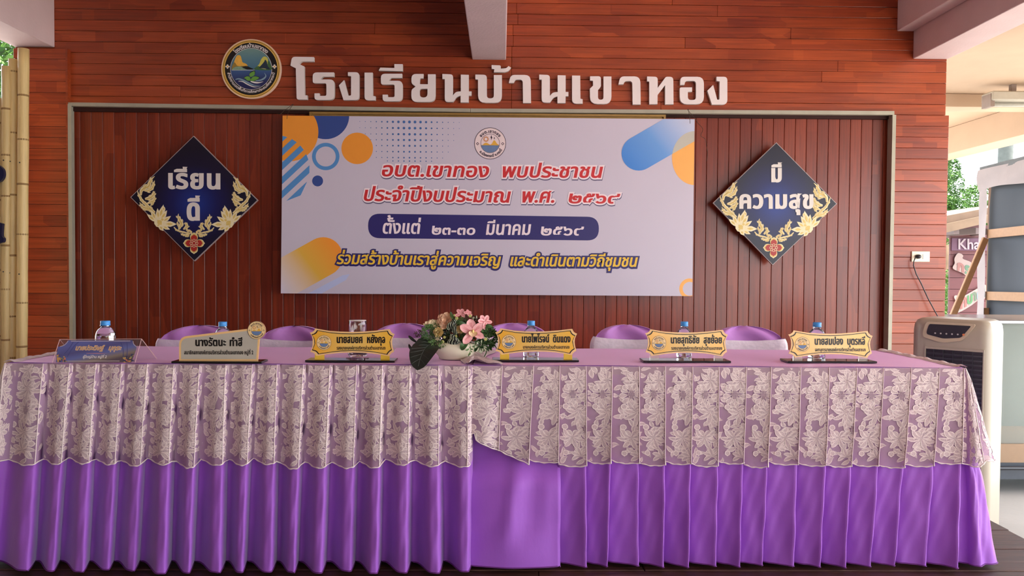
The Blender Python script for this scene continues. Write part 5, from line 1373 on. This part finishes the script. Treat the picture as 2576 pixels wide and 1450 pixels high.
MB().bar(bp(-.03, ztp+.005), bp(L_+.5, ztp+.025), .08, .05).build('top_rail', mat('booth_dark_edge', (90, 90, 90), .7), R)
q = MB().grid(lambda u, v: bp(-.035+u*.115+.004*sin(v*17), zlo+.03-(zlo+.03-GZ)*v, .035+.004*sin(v*23+u*3)), 4, 40); q.build('post_wrap', M_wc, R, smooth=True)
MB().bar(bp(.03, GZ, -.05), bp(.03, ztp, -.05), .05, .05).build('post', mat('booth_wood', (150, 110, 76), .6, .12, 30), R)
MB().bar(bp(L_+.4, GZ, 0), bp(L_+.4, ztp, 0), .05, .05).build('post', MATS['booth_wood'], R)
q = MB().grid(lambda u, v: bp(.03+u*(L_+.4), ztp-(ztp-GZ)*v, -.03+.012*sin(u*11+v*3)), 30, 30); q.build('dark_sheet', M_dk, R, smooth=True)
for yy in (590, 744):
    z = PY(2490, yy, 1.9).z; MB().bar(bp(.06, z, .0), bp(L_+.45, z+.02, .0), .08, .03, up=nb_).build('rail', MATS['booth_wood'], R)
p = PY(2476, 790, 1.85); MB().box(p.x-.01, p.x+.06, 1.83, 1.87, PY(2476, 800, 1.85).z-.2, PY(2476, 775, 1.85).z).build('short_block', MATS['booth_wood'], R)
# leaning stick
a, b = PY(2388, 815, 1.7), PY(2479, 600, 1.78); d_ = (a-b).normalized(); bot = a+d_*((a.z-GZ)/-d_.z)
o = MB().bar(b, bot, .055, .03, up=(0, 1, 0)).build('wooden_stick', MATS['booth_wood']); bevel(o, .004, 1); tag(o, 'tan wooden batten leaning diagonally against the white booth post', 'stick')

# red sign wall and its roof
YS = 3.9
SW = thing('sign_wall', 'dark red boarded sign wall with white and coloured lettering, right background', 'sign wall', PY(2440, 800, YS))
M_sw = mat('sign_board_red', (86, 40, 42), .6, .1, 6, stretch=(1, 1, 8), obj_rand=.12, bump=.2)
x0, x1 = PY(2389, 700, YS).x, PY(2560, 700, YS).x; zt_ = PY(2430, 566, YS).z
z = GZ; i = 0
while z < zt_:
    z2_ = min(z+.14, zt_); MB().box(x0, x1, YS, YS+.03, z+.003, z2_-.002).build('board', M_sw, SW); z = z2_
MB().box(x0+.02, x1-.02, YS+.03, YS+.06, GZ, zt_-.01).build('backing', M_wallB, SW)
o = MB().box(PY(2391, 700, YS).x, x1, YS-.02, YS-.001, PY(2430, 631, YS).z, PY(2430, 600, YS).z).build('purple_band', mat('sign_band', (88, 54, 74), .6, .06), SW)
fs = lambda dy: (lambda x, y: PY(x, y, YS-.022-dy))
q = MB()
text2d(q, fs(.01), 'Kha', 2409, 627, 56, 20.5, ex=.7); q.build('lettering', mat('sign_letter_white', (150, 134, 138), .6), SW)
ZK = lambda x, y: (2370+x/6.308, 580+y/6.304)
def blob(pts, m_, dy, nm='letter_backing'): MB().flat([smooth_poly([ZK(*p) for p in pts], 4)], fs(dy)).build(nm, m_, SW)
M_lp = mat('backing_pale', (136, 116, 110), .6, .04)
blob([(170,580),(200,520),(195,450),(240,370),(290,365),(335,400),(330,450),(450,500),(480,560),(440,680),(380,715),(330,680),(190,620)], M_lp, .004)
blob([(190,1060),(230,1030),(270,1070),(330,1050),(560,920),(650,870),(700,880),(700,1060),(560,1120),(450,1200),(270,1300),(220,1270),(250,1200)], M_lp, .004)
def col_letters(lst):
    for st, x, y, w_, h_, sl, col in lst:
        a_, b_ = ZK(x, y); q = MB(); text2d(q, fs(.008), st, a_, b_, w_/6.3, h_/6.3, ex=1.6, slope=sl); q.build('lettering', mat('letter_%d_%d_%d' % col, tuple(int(c*.62) for c in col), .5), SW)
col_letters([('ก', 235, 625, 120, 120, .35, (196, 120, 110)), ('ร', 365, 680, 80, 130, .3, (110, 158, 118)), ('ก', 285, 1250, 110, 150, -.5, (202, 112, 104)), ('บ', 395, 1180, 95, 130, -.5, (96, 160, 96)), ('า', 485, 1130, 60, 130, -.5, (120, 140, 110)), ('น', 550, 1110, 90, 120, -.4, (150, 190, 196)), ('เ', 645, 1060, 40, 120, -.4, (130, 130, 130))])
fx0 = PY(2384, 560, YS-.5).x
R = thing('lean_to_roof', 'weathered brown roof over the red sign wall', 'roof', (fx0+1, YS, zt_))
q = MB().slab([[(2370, 566), (2580, 520), (2580, 538), (2370, 588)]], lambda x, y: PY(x, y, YS-.55), .05); fixn(q.build('fascia', mat('weathered_fascia', (108, 88, 70), .8, .15, 8), R))
q = MB().slab([[(2372, 545), (2580, 505), (2580, 523), (2372, 566)]], lambda x, y: PY(x, y, YS-.495), 1.6); fixn(q.build('roof_sheet', mat('roof_brown', (104, 84, 68), .8, .15, 8), R))
for px in (2400, 2455, 2510): p = PY(px, 580, YS-.5); MB().box(p.x, p.x+.06, YS-.5, YS+.9, p.z-.04, p.z+.03).build('rafter', mat('rafter_grey', (100, 84, 82), .7), R)
MB().box(x0+.1, x0+.2, YS+.07, YS+.17, GZ, zt_+.1).build('roof_post', mat('rafter_grey', (100, 84, 82), .7), R)

# tall trunk behind the booth
c = PY(2528, 400, 6.5); tr_ = 17/FPX*11.7
o = MB().tube([(c.x, 6.5, GZ), (c.x, 6.5, 1.5), (c.x+.01, 6.5, 3.4), (c.x+.03, 6.5, 5.2)], [tr_*1.1, tr_, tr_, tr_*.95], 16).build('trunk', mat('grey_trunk', (74, 78, 74), .9, .2, 14, bump=1.0, bscale=14), None, smooth=True); o.name = 'tall_trunk'
tag(o, 'smooth grey tree trunk rising behind the cloth booth', 'tree trunk')

# glass display case
R = thing('display_case', 'glass-fronted display case with shiny top behind the air cooler', 'display case', (3.4, -.2, GZ))
gx0 = 3.10; gzt = PY(2520, 806, -.3).z
o = MB().box(gx0, 4.1, -.30, .35, gzt-.025, gzt).build('top', mat('steel_top', (130, 132, 136), .15, .03, metal=.7), R); bevel(o, .004, 1)
MB().box(gx0+.02, 4.08, -.28, .33, GZ+.1, PY(2570, 1120, -.3).z).build('base_cabinet', mat('case_grey', (62, 67, 76), .5), R)
MB().box(gx0+.01, 4.09, -.295, .34, PY(2570, 1165, -.3).z, PY(2570, 1118, -.3).z).build('sill', mat('case_tan', (140, 112, 86), .5), R)
MB().box(gx0+.02, 4.08, -.285, -.279, PY(2570, 1118, -.3).z, gzt-.025).build('glass_pane', mat('greenish_glass', (214, 220, 216), .05, .0, trans=.85, ior=1.1), R)
MB().box(gx0+.05, 4.05, .28, .33, PY(2570, 1118, -.3).z, gzt-.025).build('back_panel', mat('case_inside', (104, 108, 100), .6, .1), R)
MB().tube([(gx0, -.31, PY(2570, 1178, -.3).z), (4.1, -.31, PY(2570, 1178, -.3).z)], .012, 8).build('handle_bar', M_acd, R)
for lx in (gx0+.06, 4.0): MB().box(lx, lx+.05, -.2, .25, GZ, GZ+.1).build('foot', M_acd, R)

# ================================================================== TREES
def leafmat(nm, col): 
    m = mat(nm, col, .55, .3, 2.5, spec=.3); p = m.node_tree.nodes['Principled BSDF']; return m
M_lf1 = leafmat('leaves_bright', (72, 106, 38)); M_lf2 = leafmat('leaves_mid', (50, 80, 34)); M_lf3 = leafmat('leaves_dark', (36, 58, 26)); M_bark = mat('bark', (104, 84, 64), .9, .2, 8, bump=.8, bscale=20)
def tree(c, rx, ry, rz, nleaf, ls, ms, lab, seed, group=None, ground=True, cl=9):
    rn = random.Random(seed); R = thing('tree', lab, 'tree', (c[0], c[1], GZ), group)
    q = MB(); blobs = [(rn.gauss(0, .45), rn.gauss(0, .45), rn.gauss(0, .5), rn.uniform(.35, .6)) for _ in range(cl)]
    for i in range(nleaf):
        b_ = rn.choice(blobs); d = Vector((rn.gauss(0, 1), rn.gauss(0, 1), rn.gauss(0, 1))).normalized()*b_[3]*rn.uniform(.75, 1.05)
        p = Vector((c[0]+(b_[0]+d.x)*rx, c[1]+(b_[1]+d.y)*ry, c[2]+(b_[2]+d.z)*rz))
        if p.z < GZ+.1: continue
        a = Vector((rn.gauss(0, 1), rn.gauss(0, 1), rn.gauss(0, .6))).normalized(); b2 = a.cross(Vector((rn.gauss(0, 1), rn.gauss(0, 1), rn.gauss(0, 1)))).normalized()
        l_, w_ = ls*rn.uniform(.7, 1.3), ls*rn.uniform(.3, .5)
        q.add([p-a*l_, p+b2*w_, p+a*l_, p-b2*w_], [(0, 1, 2, 3)], rn.choice((0, 0, 1)))
    q.build('crown', ms, R, kind='stuff')
    MB().tube([(c[0], c[1], GZ), (c[0]+.05, c[1], c[2]*.5), (c[0], c[1], c[2])], [.12, .09, .05], 8).build('trunk', M_bark, R, smooth=True)
tree((PY(10, 180, 3).x-.2, 3.0, 3.4), 1.6, 1.0, 1.6, 9000, .06, [M_lf1, M_lf2], 'bright green leafy tree behind the bamboo screen', 1)
tree((-11.6, -1.2, 1.6), 1.3, 1.6, 1.9, 4200, .10, [M_lf2, M_lf3], 'dark green bushy tree left of the stage', 2)  # out of view, added to hold back light from the left
tree((-12.0, -6.6, 1.8), 1.4, 1.6, 2.2, 4200, .10, [M_lf2, M_lf3], 'dark green tree far left near the front of the stage', 3)  # second unseen tree added against light from the left
tree((PY(2416, 500, 9).x, 9.0, 2.15), .60, .6, .50, 14000, .032, [M_lf1, M_lf2], 'bushy green tree above the brown roof in the right background', 4)
tree((PY(2378, 420, 10.5).x, 10.5, 2.8), .30, .4, .62, 6000, .030, [M_lf2, M_lf1], 'taller green tree against the sky at the edge of the right wall', 5)
tree((PY(2381, 700, 5.2).x-.1, 5.6, .6), .5, .6, .8, 4000, .035, [M_lf1, M_lf1], 'yellow-green shrub between the wall end and the red sign wall', 6)
tree((PY(2700, 500, 12).x, 12, 2.0), 2.5, 1.2, 1.6, 9000, .06, [M_lf2, M_lf1], 'wide green tree far behind the cloth booth', 7)

# ================================================================== FLOWER ARRANGEMENT
zF = lambda x, y: (1020+x/8.53, 770+y/8.53)
fb = PZ(1144.5, 903, ZT+.003); YFl = fb.y; US = 1/8.53/FPX*(YFl-CAM.y)
FA = thing('flower_arrangement', 'artificial flower arrangement with pink orchid in a cream oval bowl, mid table', 'flower arrangement', fb)
def F3(x, y, d=0.0): return PY(*zF(x, y), YFl-d)
M_bowl = mat('cream_ceramic', (232, 222, 196), .18, .04, 6, coat=.3)
bz = lambda y: F3(1060, y).z-fb.z
prof = [(0, .002), (.058, .0), (.064, .002), (.066, .010), (.068, .014), (.080, .026), (.088, .040), (.0905, .050), (.088, .060), (.078, .068), (.074, .066), (.078, .055), (0, .045)]
MB().lathe(prof, 56, fb, sy=.72).build('bowl', M_bowl, FA, smooth=True)
MB().lathe([(0, .048), (.05, .075), (.075, .062), (.077, .05)][::-1], 24, fb, sy=.72).build('moss', mat('moss_dark', (44, 52, 30), .9, .3, 90, bump=1, bscale=150), FA)
def frame(n):
    n = Vector(n).normalized(); s = n.cross(Vector((0, 0, 1)));
    if s.length < .1: s = Vector((1, 0, 0))
    s.normalize(); return s, s.cross(n)*-1 if s.cross(n).z < 0 else s.cross(n), n
def petal(q, base, d, nrm, L, W, cup=.2, curl=.0, pt=.6, nu=6, nv=7, m=0, ruff=0):
    d = Vector(d).normalized(); nrm = Vector(nrm).normalized(); s = d.cross(nrm).normalized(); base = Vector(base)
    def fn(u, v):
        w_ = W*.5*(sin(pi*min(1, v**pt*.5+.0))**1 if v < .5**(1/pt) else 1)
        t = v; shp = (t**.55)*((1-t)**(.5 if pt > .5 else .9))*1.85; w_ = W*.5*max(shp, .03)
        x = (2*u-1)
        return base+d*(L*v*(1-.25*curl*v))+s*(w_*x)+nrm*(cup*W*(x*x)*.5*(v*(1.2-v))*1.6+curl*L*v*v*.5+ruff*sin(u*14+v*9)*v)
    q.grid(fn, nu, nv, m)
M_pk = mat('orchid_pink', (240, 176, 176), .5, .06, 90, subs=.1); M_pkd = mat('orchid_vein', (216, 120, 130), .5); M_pl = mat('orchid_lip', (246, 214, 178), .5, .05)
def orchid(x, y, d, R, nrm, name='orchid', rot=0, lip=True):
    c = F3(x, y, d); s, u, n = frame(nrm); R *= US
    o = thing_part = MB().lathe([(0, -.004), (.004, 0), (.003, .004), (0, .005)], 8, c).build(name, M_pl, FA, smooth=True)
    for k_, (a, L, W) in enumerate(((78, 1.0, .78), (140, .95, .70), (28, 1.05, .72), (205, .9, .55), (-50, 1.08, .66))):
        a = radians(a+rot); dd = s*cos(a)+u*sin(a)
        q = MB(); petal(q, c+n*.002*k_, dd+n*.18, n, R*L, R*W, .35, -.12, ruff=.0006, nu=8, nv=9); q.build('petal', M_pk, o, smooth=True)
        q = MB()
        for j in (-1, 0, 1): 
            pts = [c+n*(.0035+.002*k_)+(dd+n*.16)*(R*L*t)+s.cross(n)*0+(dd.cross(n))*(j*R*W*.16*t) for t in (.15, .35, .55, .75)]; q.tube(pts, .0005, 4)
        q.build('petal_vein', M_pkd, o)
    if lip:
        q = MB()
        for a in (-150, -90, -40): petal(q, c+n*.012, s*cos(radians(a+rot+10))+u*sin(radians(a+rot+10))+n*.7, n, R*.45, R*.42, .9, .2, nu=6, nv=6)
        q.build('lip', M_pl, o, smooth=True)
        q = MB().tube([c+n*.006+u*R*.1, c+n*.02+u*R*.12, c+n*.028-u*R*.05], [.004, .005, .003], 8); q.build('column', mat('orchid_column', (238, 206, 130), .5), o, smooth=True)
        q = MB()
        for j in range(9): q.obox(c+n*.024+s*((j-4)*.002)-u*(R*.36+.001*(j%2)), (.0006, 0, 0), (0, .0006, 0), (0, 0, .0006))
        q.build('lip_speckles', mat('speckle_red', (150, 50, 56), .5), o, kind='stuff')
    return o
def rose(x, y, d, R, nrm, m_, name='rose', open_=1.0):
    c = F3(x, y, d); s, u, n = frame(nrm); R *= US
    o = MB().lathe([(0, -R*.3), (R*.25, -R*.2), (R*.2, R*.1), (0, R*.3)], 8, c).build(name, m_, FA, smooth=True)
    k_ = 0
    for ring, (cnt, rr, tilt, L, W) in enumerate(((3, .06, 1.5, .55, .55), (4, .14, 1.15, .62, .66), (5, .22, .8, .70, .76), (6, .30, .42, .80, .86), (6, .34, .12, .95, 1.0))):
        for j in range(cnt):
            a = 2*pi*j/cnt+ring*.7; dd = (s*cos(a)+u*sin(a)); q = MB()
            petal(q, c+dd*R*rr-n*R*.25*(ring/4), dd+n*tilt, n-dd*.3, R*L, R*W, .55, .1*ring-.25*open_*(ring > 2), ruff=.0004, nu=6, nv=6); q.build('petal', m_, o, smooth=True); k_ += 1
    return o
def mum(x, y, d, R, nrm, m_, name='carnation'):
    c = F3(x, y, d); s, u, n = frame(nrm); R *= US; rn = random.Random(int(x*3+y))
    q = MB()
    for ring in range(6):
        cnt = 6+ring*3
        for j in range(cnt):
            a = 2*pi*j/cnt+ring*.5+rn.uniform(-.1, .1); t = ring/5; dd = s*cos(a)+u*sin(a)
            petal(q, c+dd*R*.25*t+n*R*.3*(1-t), dd*(t+.15)+n*(1.2-t), n-dd*.5, R*rn.uniform(.55, .75), R*.34, .6, .2, nu=3, nv=4, ruff=.0005)
    return q.build(name, m_, FA, smooth=True)
M_peach = mat('rose_peach', (232, 188, 156), .6, .06, 60, subs=.1); M_crm = mat('petal_cream', (240, 212, 176), .6, .06, 60, subs=.1); M_mum = mat('carnation_cream', (234, 206, 146), .7, .1, 150, subs=.1)
# cream tulip-like bloom at the upper left
c = F3(610, 400, .0); q0 = MB().lathe([(0, -.01), (.008, -.006), (.006, .004), (0, .006)], 8, c).build('cream_bloom', M_crm, FA)
for a, L, W in ((95, 190, 210), (70, 185, 170), (118, 200, 150), (145, 230, 110), (160, 250, 80), (35, 120, 120)):
    dd = Vector((cos(radians(a)), -.15, sin(radians(a)))); q = MB(); petal(q, c+Vector((0, -.004, -.012)), dd, Vector((0, -1, .1)), L*US, W*US, .7, .10, nu=8, nv=8); q.build('petal', M_crm, q0, smooth=True)
rose(850, 320, .02, 165, (-.15, -1, .35), M_peach)
rose(640, 560-90, -.02, 95, (-.4, -1, .2), M_peach)
mum(710, 575, .035, 140, (-.1, -1, .15), M_mum)
q = MB(); c = F3(690, 680, .035)
for a in (240, 265, 290): petal(q, c, Vector((cos(radians(a)), -.3, sin(radians(a)))), (0, -1, 0), 70*US, 70*US, .5, .1)
q.build('lower_petals', M_crm, FA, smooth=True)
mum(1185, 500, .04, 125, (.05, -1, .15), M_mum)
orchid(1440, 570, .055, 285, (.12, -1, .12))
o = orchid(1200, 190, -.005, 135, (-.1, -1, .6), 'small_orchid', rot=20, lip=False)
o = orchid(1340, 185, -.01, 100, (.3, -1, .7), 'small_orchid', rot=60, lip=False)
o = orchid(1700, 350, .01, 170, (.5, -1, .3), 'side_orchid', rot=-20, lip=False)
M_bud = mat('bud_yellow_green', (206, 206, 130), .6, .1, 90)
def bud(x, y, d, R):
    c = F3(x, y, d); R *= US; q = MB().lathe([(R*.3, -.004), (R*.7, -.002), (R*.75, .002), (R*.45, .0045), (R*.3, .003), (0, .001)], 10); q.V = [(c.x+a, c.y-b*0-k*1.6, c.z+b) for a, b, k in q.V]
    o = q.build('bud', M_bud, FA, smooth=True)
    q = MB()
    for j in range(6): a = j*pi/3; petal(q, c, Vector((cos(a), -.6, sin(a))), (0, -1, 0), R*1.1, R*.7, .5, .1, nu=3, nv=3)
    q.build('petals', M_mum, o, smooth=True)
for x, y, R in ((1100, 262, 42), (838, 672, 36), (800, 770, 44), (1080, 650, 40), (1050, 200, 28), (1390, 215, 40), (1720, 712, 44)): bud(x, y, .05, R)
M_dl = mat('leaf_black_green', (30, 36, 30), .35, .15, 20, coat=.2); M_gl = mat('leaf_green', (58, 92, 48), .45, .15, 30); M_gl2 = mat('leaf_mid_green', (92, 124, 66), .5, .2, 60); M_wl = mat('leaf_white_edge', (206, 214, 186), .5, .1, 60); M_br = mat('twig_brown', (70, 50, 36), .7, .2, 60)
def leaf3(name, pts, W, m_, nrm=(0, -1, .2), cup=.25, par=None, vein=None, pw=.6):
    """leaf along a list of (x, y, depth)"""
    P = [F3(*p) for p in pts]; nv = 14; q = MB(); n = Vector(nrm).normalized()
    def at(t):
        s_ = t*(len(P)-1); i = min(int(s_), len(P)-2); f_ = s_-i; return P[i].lerp(P[i+1], f_)
    def ev(t): return (at(max(0, t-.12))+at(t)*2+at(min(1, t+.12)))/4
    def fn(u, v):
        c = ev(v); d = (ev(min(1, v+.02))-ev(max(0, v-.02))).normalized(); s = d.cross(n).normalized(); x = 2*u-1
        w_ = W*US*.5*max(.02, (v**pw)*((1-v)**.62)*1.95); return c+s*w_*x+n*(cup*w_*abs(x)-.1*cup*w_)
    q.grid(fn, 8, nv); o = q.build(name, m_, par or FA, smooth=True)
    if vein:
        q = MB(); q.tube([fn(.5, t/10)+n*.0008 for t in range(1, 10)], .0007, 4)
        for t in (.15, .27, .39, .51, .63, .75):
            for sx in (0.06, .94): q.tube([fn(.5, t)+n*.0006, fn(.5+(sx-.5)*.55, min(1, t+.07))+n*.0010, fn(sx, min(1, t+.12))+n*.0008], .0004, 3)
        q.build('leaf_veins', vein, o)
    return o
M_vein = mat('leaf_vein', (78, 84, 78), .5)
DT = YFl-YF
leaf3('large_dark_leaf', [(640, 760, .02), (500, 830, .07), (400, 930, DT*.8), (310, 1120, DT+.012), (250, 1420, DT+.035)], 600, M_dl, (-.15, -1, .25), .12, vein=M_vein, pw=.42)
leaf3('curled_leaf', [(260, 800, .0), (170, 740, .01), (110, 690, .015), (60, 635, .01)], 75, M_dl, (0, -1, .5), .6)
leaf3('curled_leaf', [(240, 900, .0), (150, 960, .01), (95, 900, .02), (68, 810, .015)], 80, M_dl, (.3, -1, .2), .7)
leaf3('dark_leaf', [(1330, 720, .05), (1280, 800, .075), (1230, 880, .08), (1195, 960, .07)], 170, M_gl, (0, -1, .1), .3, vein=M_gl2)
leaf3('dark_leaf', [(1060, 300, .03), (1020, 250, .035), (985, 190, .03), (960, 120, .02)], 90, M_gl2, (-.3, -1, 0), .3)
leaf3('dark_leaf', [(1060, 330, .03), (1130, 355, .045), (1220, 380, .045), (1320, 400, .03)], 110, M_gl, (0, -1, .6), .3)
leaf3('dark_leaf', [(1640, 470, .02), (1720, 450, .03), (1800, 440, .03), (1870, 430, .02)], 120, M_gl, (0, -1, .6), .2)
leaf3('dark_leaf', [(1700, 500, .0), (1800, 500, .01), (1870, 520, .01), (1910, 530, .0)], 120, M_dl, (0, -1, .6), .3)
for a in ((1440, 300, 1475, 250, 1440, 240), (1500, 330, 1530, 260, 1525, 200), (1560, 330, 1600, 290, 1640, 250), (1470, 330, 1450, 290, 1430, 250)):
    leaf3('white_edged_leaf', [(a[0], a[1], .0), (a[2], a[3], .01), (a[4], a[5], .0)], 36, M_wl, (0, -1, .3), .4)
# striped leaves: dark with cream bars
def striped(x, y, w_, h_, d, name='striped_leaf', tilt=0, n_=6):
    c = F3(x, y, d); q = MB(); W, H = w_*US/2, h_*US/2
    def fn(u, v):
        a = (u-.5)*pi*.95; b_ = (v-.5)*pi
        return c+Vector((sin(a)*cos(b_)*W, -cos(a)*cos(b_)*W*.6, sin(b_)*H+tilt*sin(a)*W))
    q.grid(fn, 12, 12); o = q.build(name, M_dl, FA, smooth=True); q = MB()
    for i in range(n_):
        u0 = .12+i*.76/(n_-1)
        pts = []
        for k_ in range(9):
            v = .18+k_*.64/8; pts.append(fn(u0+.02*sin(v*17+i), v)+Vector((0, -.0009, 0)))
        q.tube(pts, [.0004]+[.0013+.0005*sin(i*2+k_) for k_ in range(7)]+[.0004], 4)
    q.build('stripes', M_wl, o, smooth=True)
striped(1000, 400, 240, 190, .03, tilt=.4, n_=6); striped(1050, 500, 150, 220, .025, tilt=-.3, n_=5)
striped(1040, 800, 290, 230, .045, n_=6); striped(1060, 700, 170, 130, .06, tilt=-.5, n_=4); striped(1000, 660, 90, 120, .055, n_=3)
def cluster(name, cx, cy, rx, ry, cnt, L, W, m_, d=.02, out=1.0, seed=0, up=.2):
    rn = random.Random(seed); q = MB()
    for i in range(cnt):
        a = rn.uniform(0, 2*pi); r_ = sqrt(rn.random()); x, y = cx+rx*r_*cos(a), cy+ry*r_*sin(a)
        dd = Vector((cos(a)*out+rn.uniform(-.5, .5), -.5+rn.uniform(-.6, .3), -sin(a)*out+up+rn.uniform(-.5, .5)))
        petal(q, F3(x, y, d+rn.uniform(-.015, .02)), dd, Vector((rn.uniform(-.4, .4), -1, .4)), L*US*rn.uniform(.6, 1.2), W*US, .4, .1, nu=2, nv=3)
    return q.build(name, m_, FA, smooth=True, kind='stuff')
cluster('fern_foliage', 500, 600, 150, 180, 700, 55, 14, M_gl2, .02, seed=1)
cluster('fern_foliage', 560, 690, 190, 110, 260, 50, 14, M_gl, .03, seed=2)
cluster('fern_foliage', 620, 440, 110, 60, 150, 45, 12, M_gl2, .01, seed=3)
cluster('sprig_foliage', 270, 590, 80, 60, 60, 40, 22, M_br, .01, seed=4)
cluster('sprig_foliage', 1180, 340, 130, 80, 170, 40, 14, M_gl2, .01, seed=5)
cluster('filler_foliage', 1400, 330, 200, 100, 320, 55, 20, M_br, -.01, seed=6)
cluster('filler_foliage', 1100, 560, 440, 230, 900, 70, 26, M_gl, -.02, seed=7)
cluster('filler_foliage', 900, 620, 220, 150, 320, 45, 18, M_dl, .0, seed=8)
cluster('sprig_foliage', 640, 790, 130, 60, 110, 42, 16, M_gl2, .055, seed=9)
cluster('sprig_foliage', 780, 840, 60, 50, 50, 42, 16, M_gl2, .06, seed=10, up=-.4)
cluster('leafy_foliage', 1780, 560, 130, 90, 130, 80, 32, M_gl2, .0, seed=11)
cluster('leafy_foliage', 1780, 700, 170, 120, 120, 120, 34, M_gl, .0, seed=12)
cluster('leafy_foliage', 1720, 820, 170, 80, 110, 110, 24, M_gl, .01, seed=13, up=-.3)
cluster('variegated_foliage', 1620, 870, 100, 90, 60, 80, 22, M_wl, .03, seed=14, up=-.6)
cluster('variegated_foliage', 1600, 840, 120, 100, 90, 90, 26, M_gl, .02, seed=15, up=-.6)
for pts in ([(1560, 560), (1760, 700), (1960, 900), (1940, 940)], [(1760, 880), (1750, 960), (1700, 1080), (1630, 1165)], [(1720, 800), (1850, 800), (1960, 830)], [(1800, 620), (1900, 640), (1960, 690)]):
    leaf3('grass_blade', [(x, y, .03) for x, y in pts], 26, M_gl, (0, -1, .3), .3)
def sprig(pts, lv, d=.055):
    P = [F3(x, y, d) for x, y in pts]; o = MB().tube(P, .0009, 5).build('trailing_sprig', M_gl, FA); q = MB()
    for x, y, a, L in lv: petal(q, F3(x, y, d+.002), Vector((cos(radians(a)), -.3, -sin(radians(a)))), (0, -1, .1), L*US, L*.42*US, .3, .1, nu=3, nv=4)
    q.build('sprig_leaves', M_gl2, o, smooth=True, kind='stuff')
sprig([(1330, 800), (1385, 830), (1400, 900), (1385, 980)], [(1340, 820, 130, 60), (1395, 860, 110, 60), (1395, 900, 60, 60), (1370, 920, 150, 90), (1390, 960, 40, 60), (1385, 980, 90, 80), (1375, 1010, 110, 80), (1390, 930, 0, 70)])
sprig([(1500, 800), (1480, 860), (1475, 900)], [(1500, 820, 60, 50), (1480, 850, 120, 50), (1476, 880, 80, 50)])
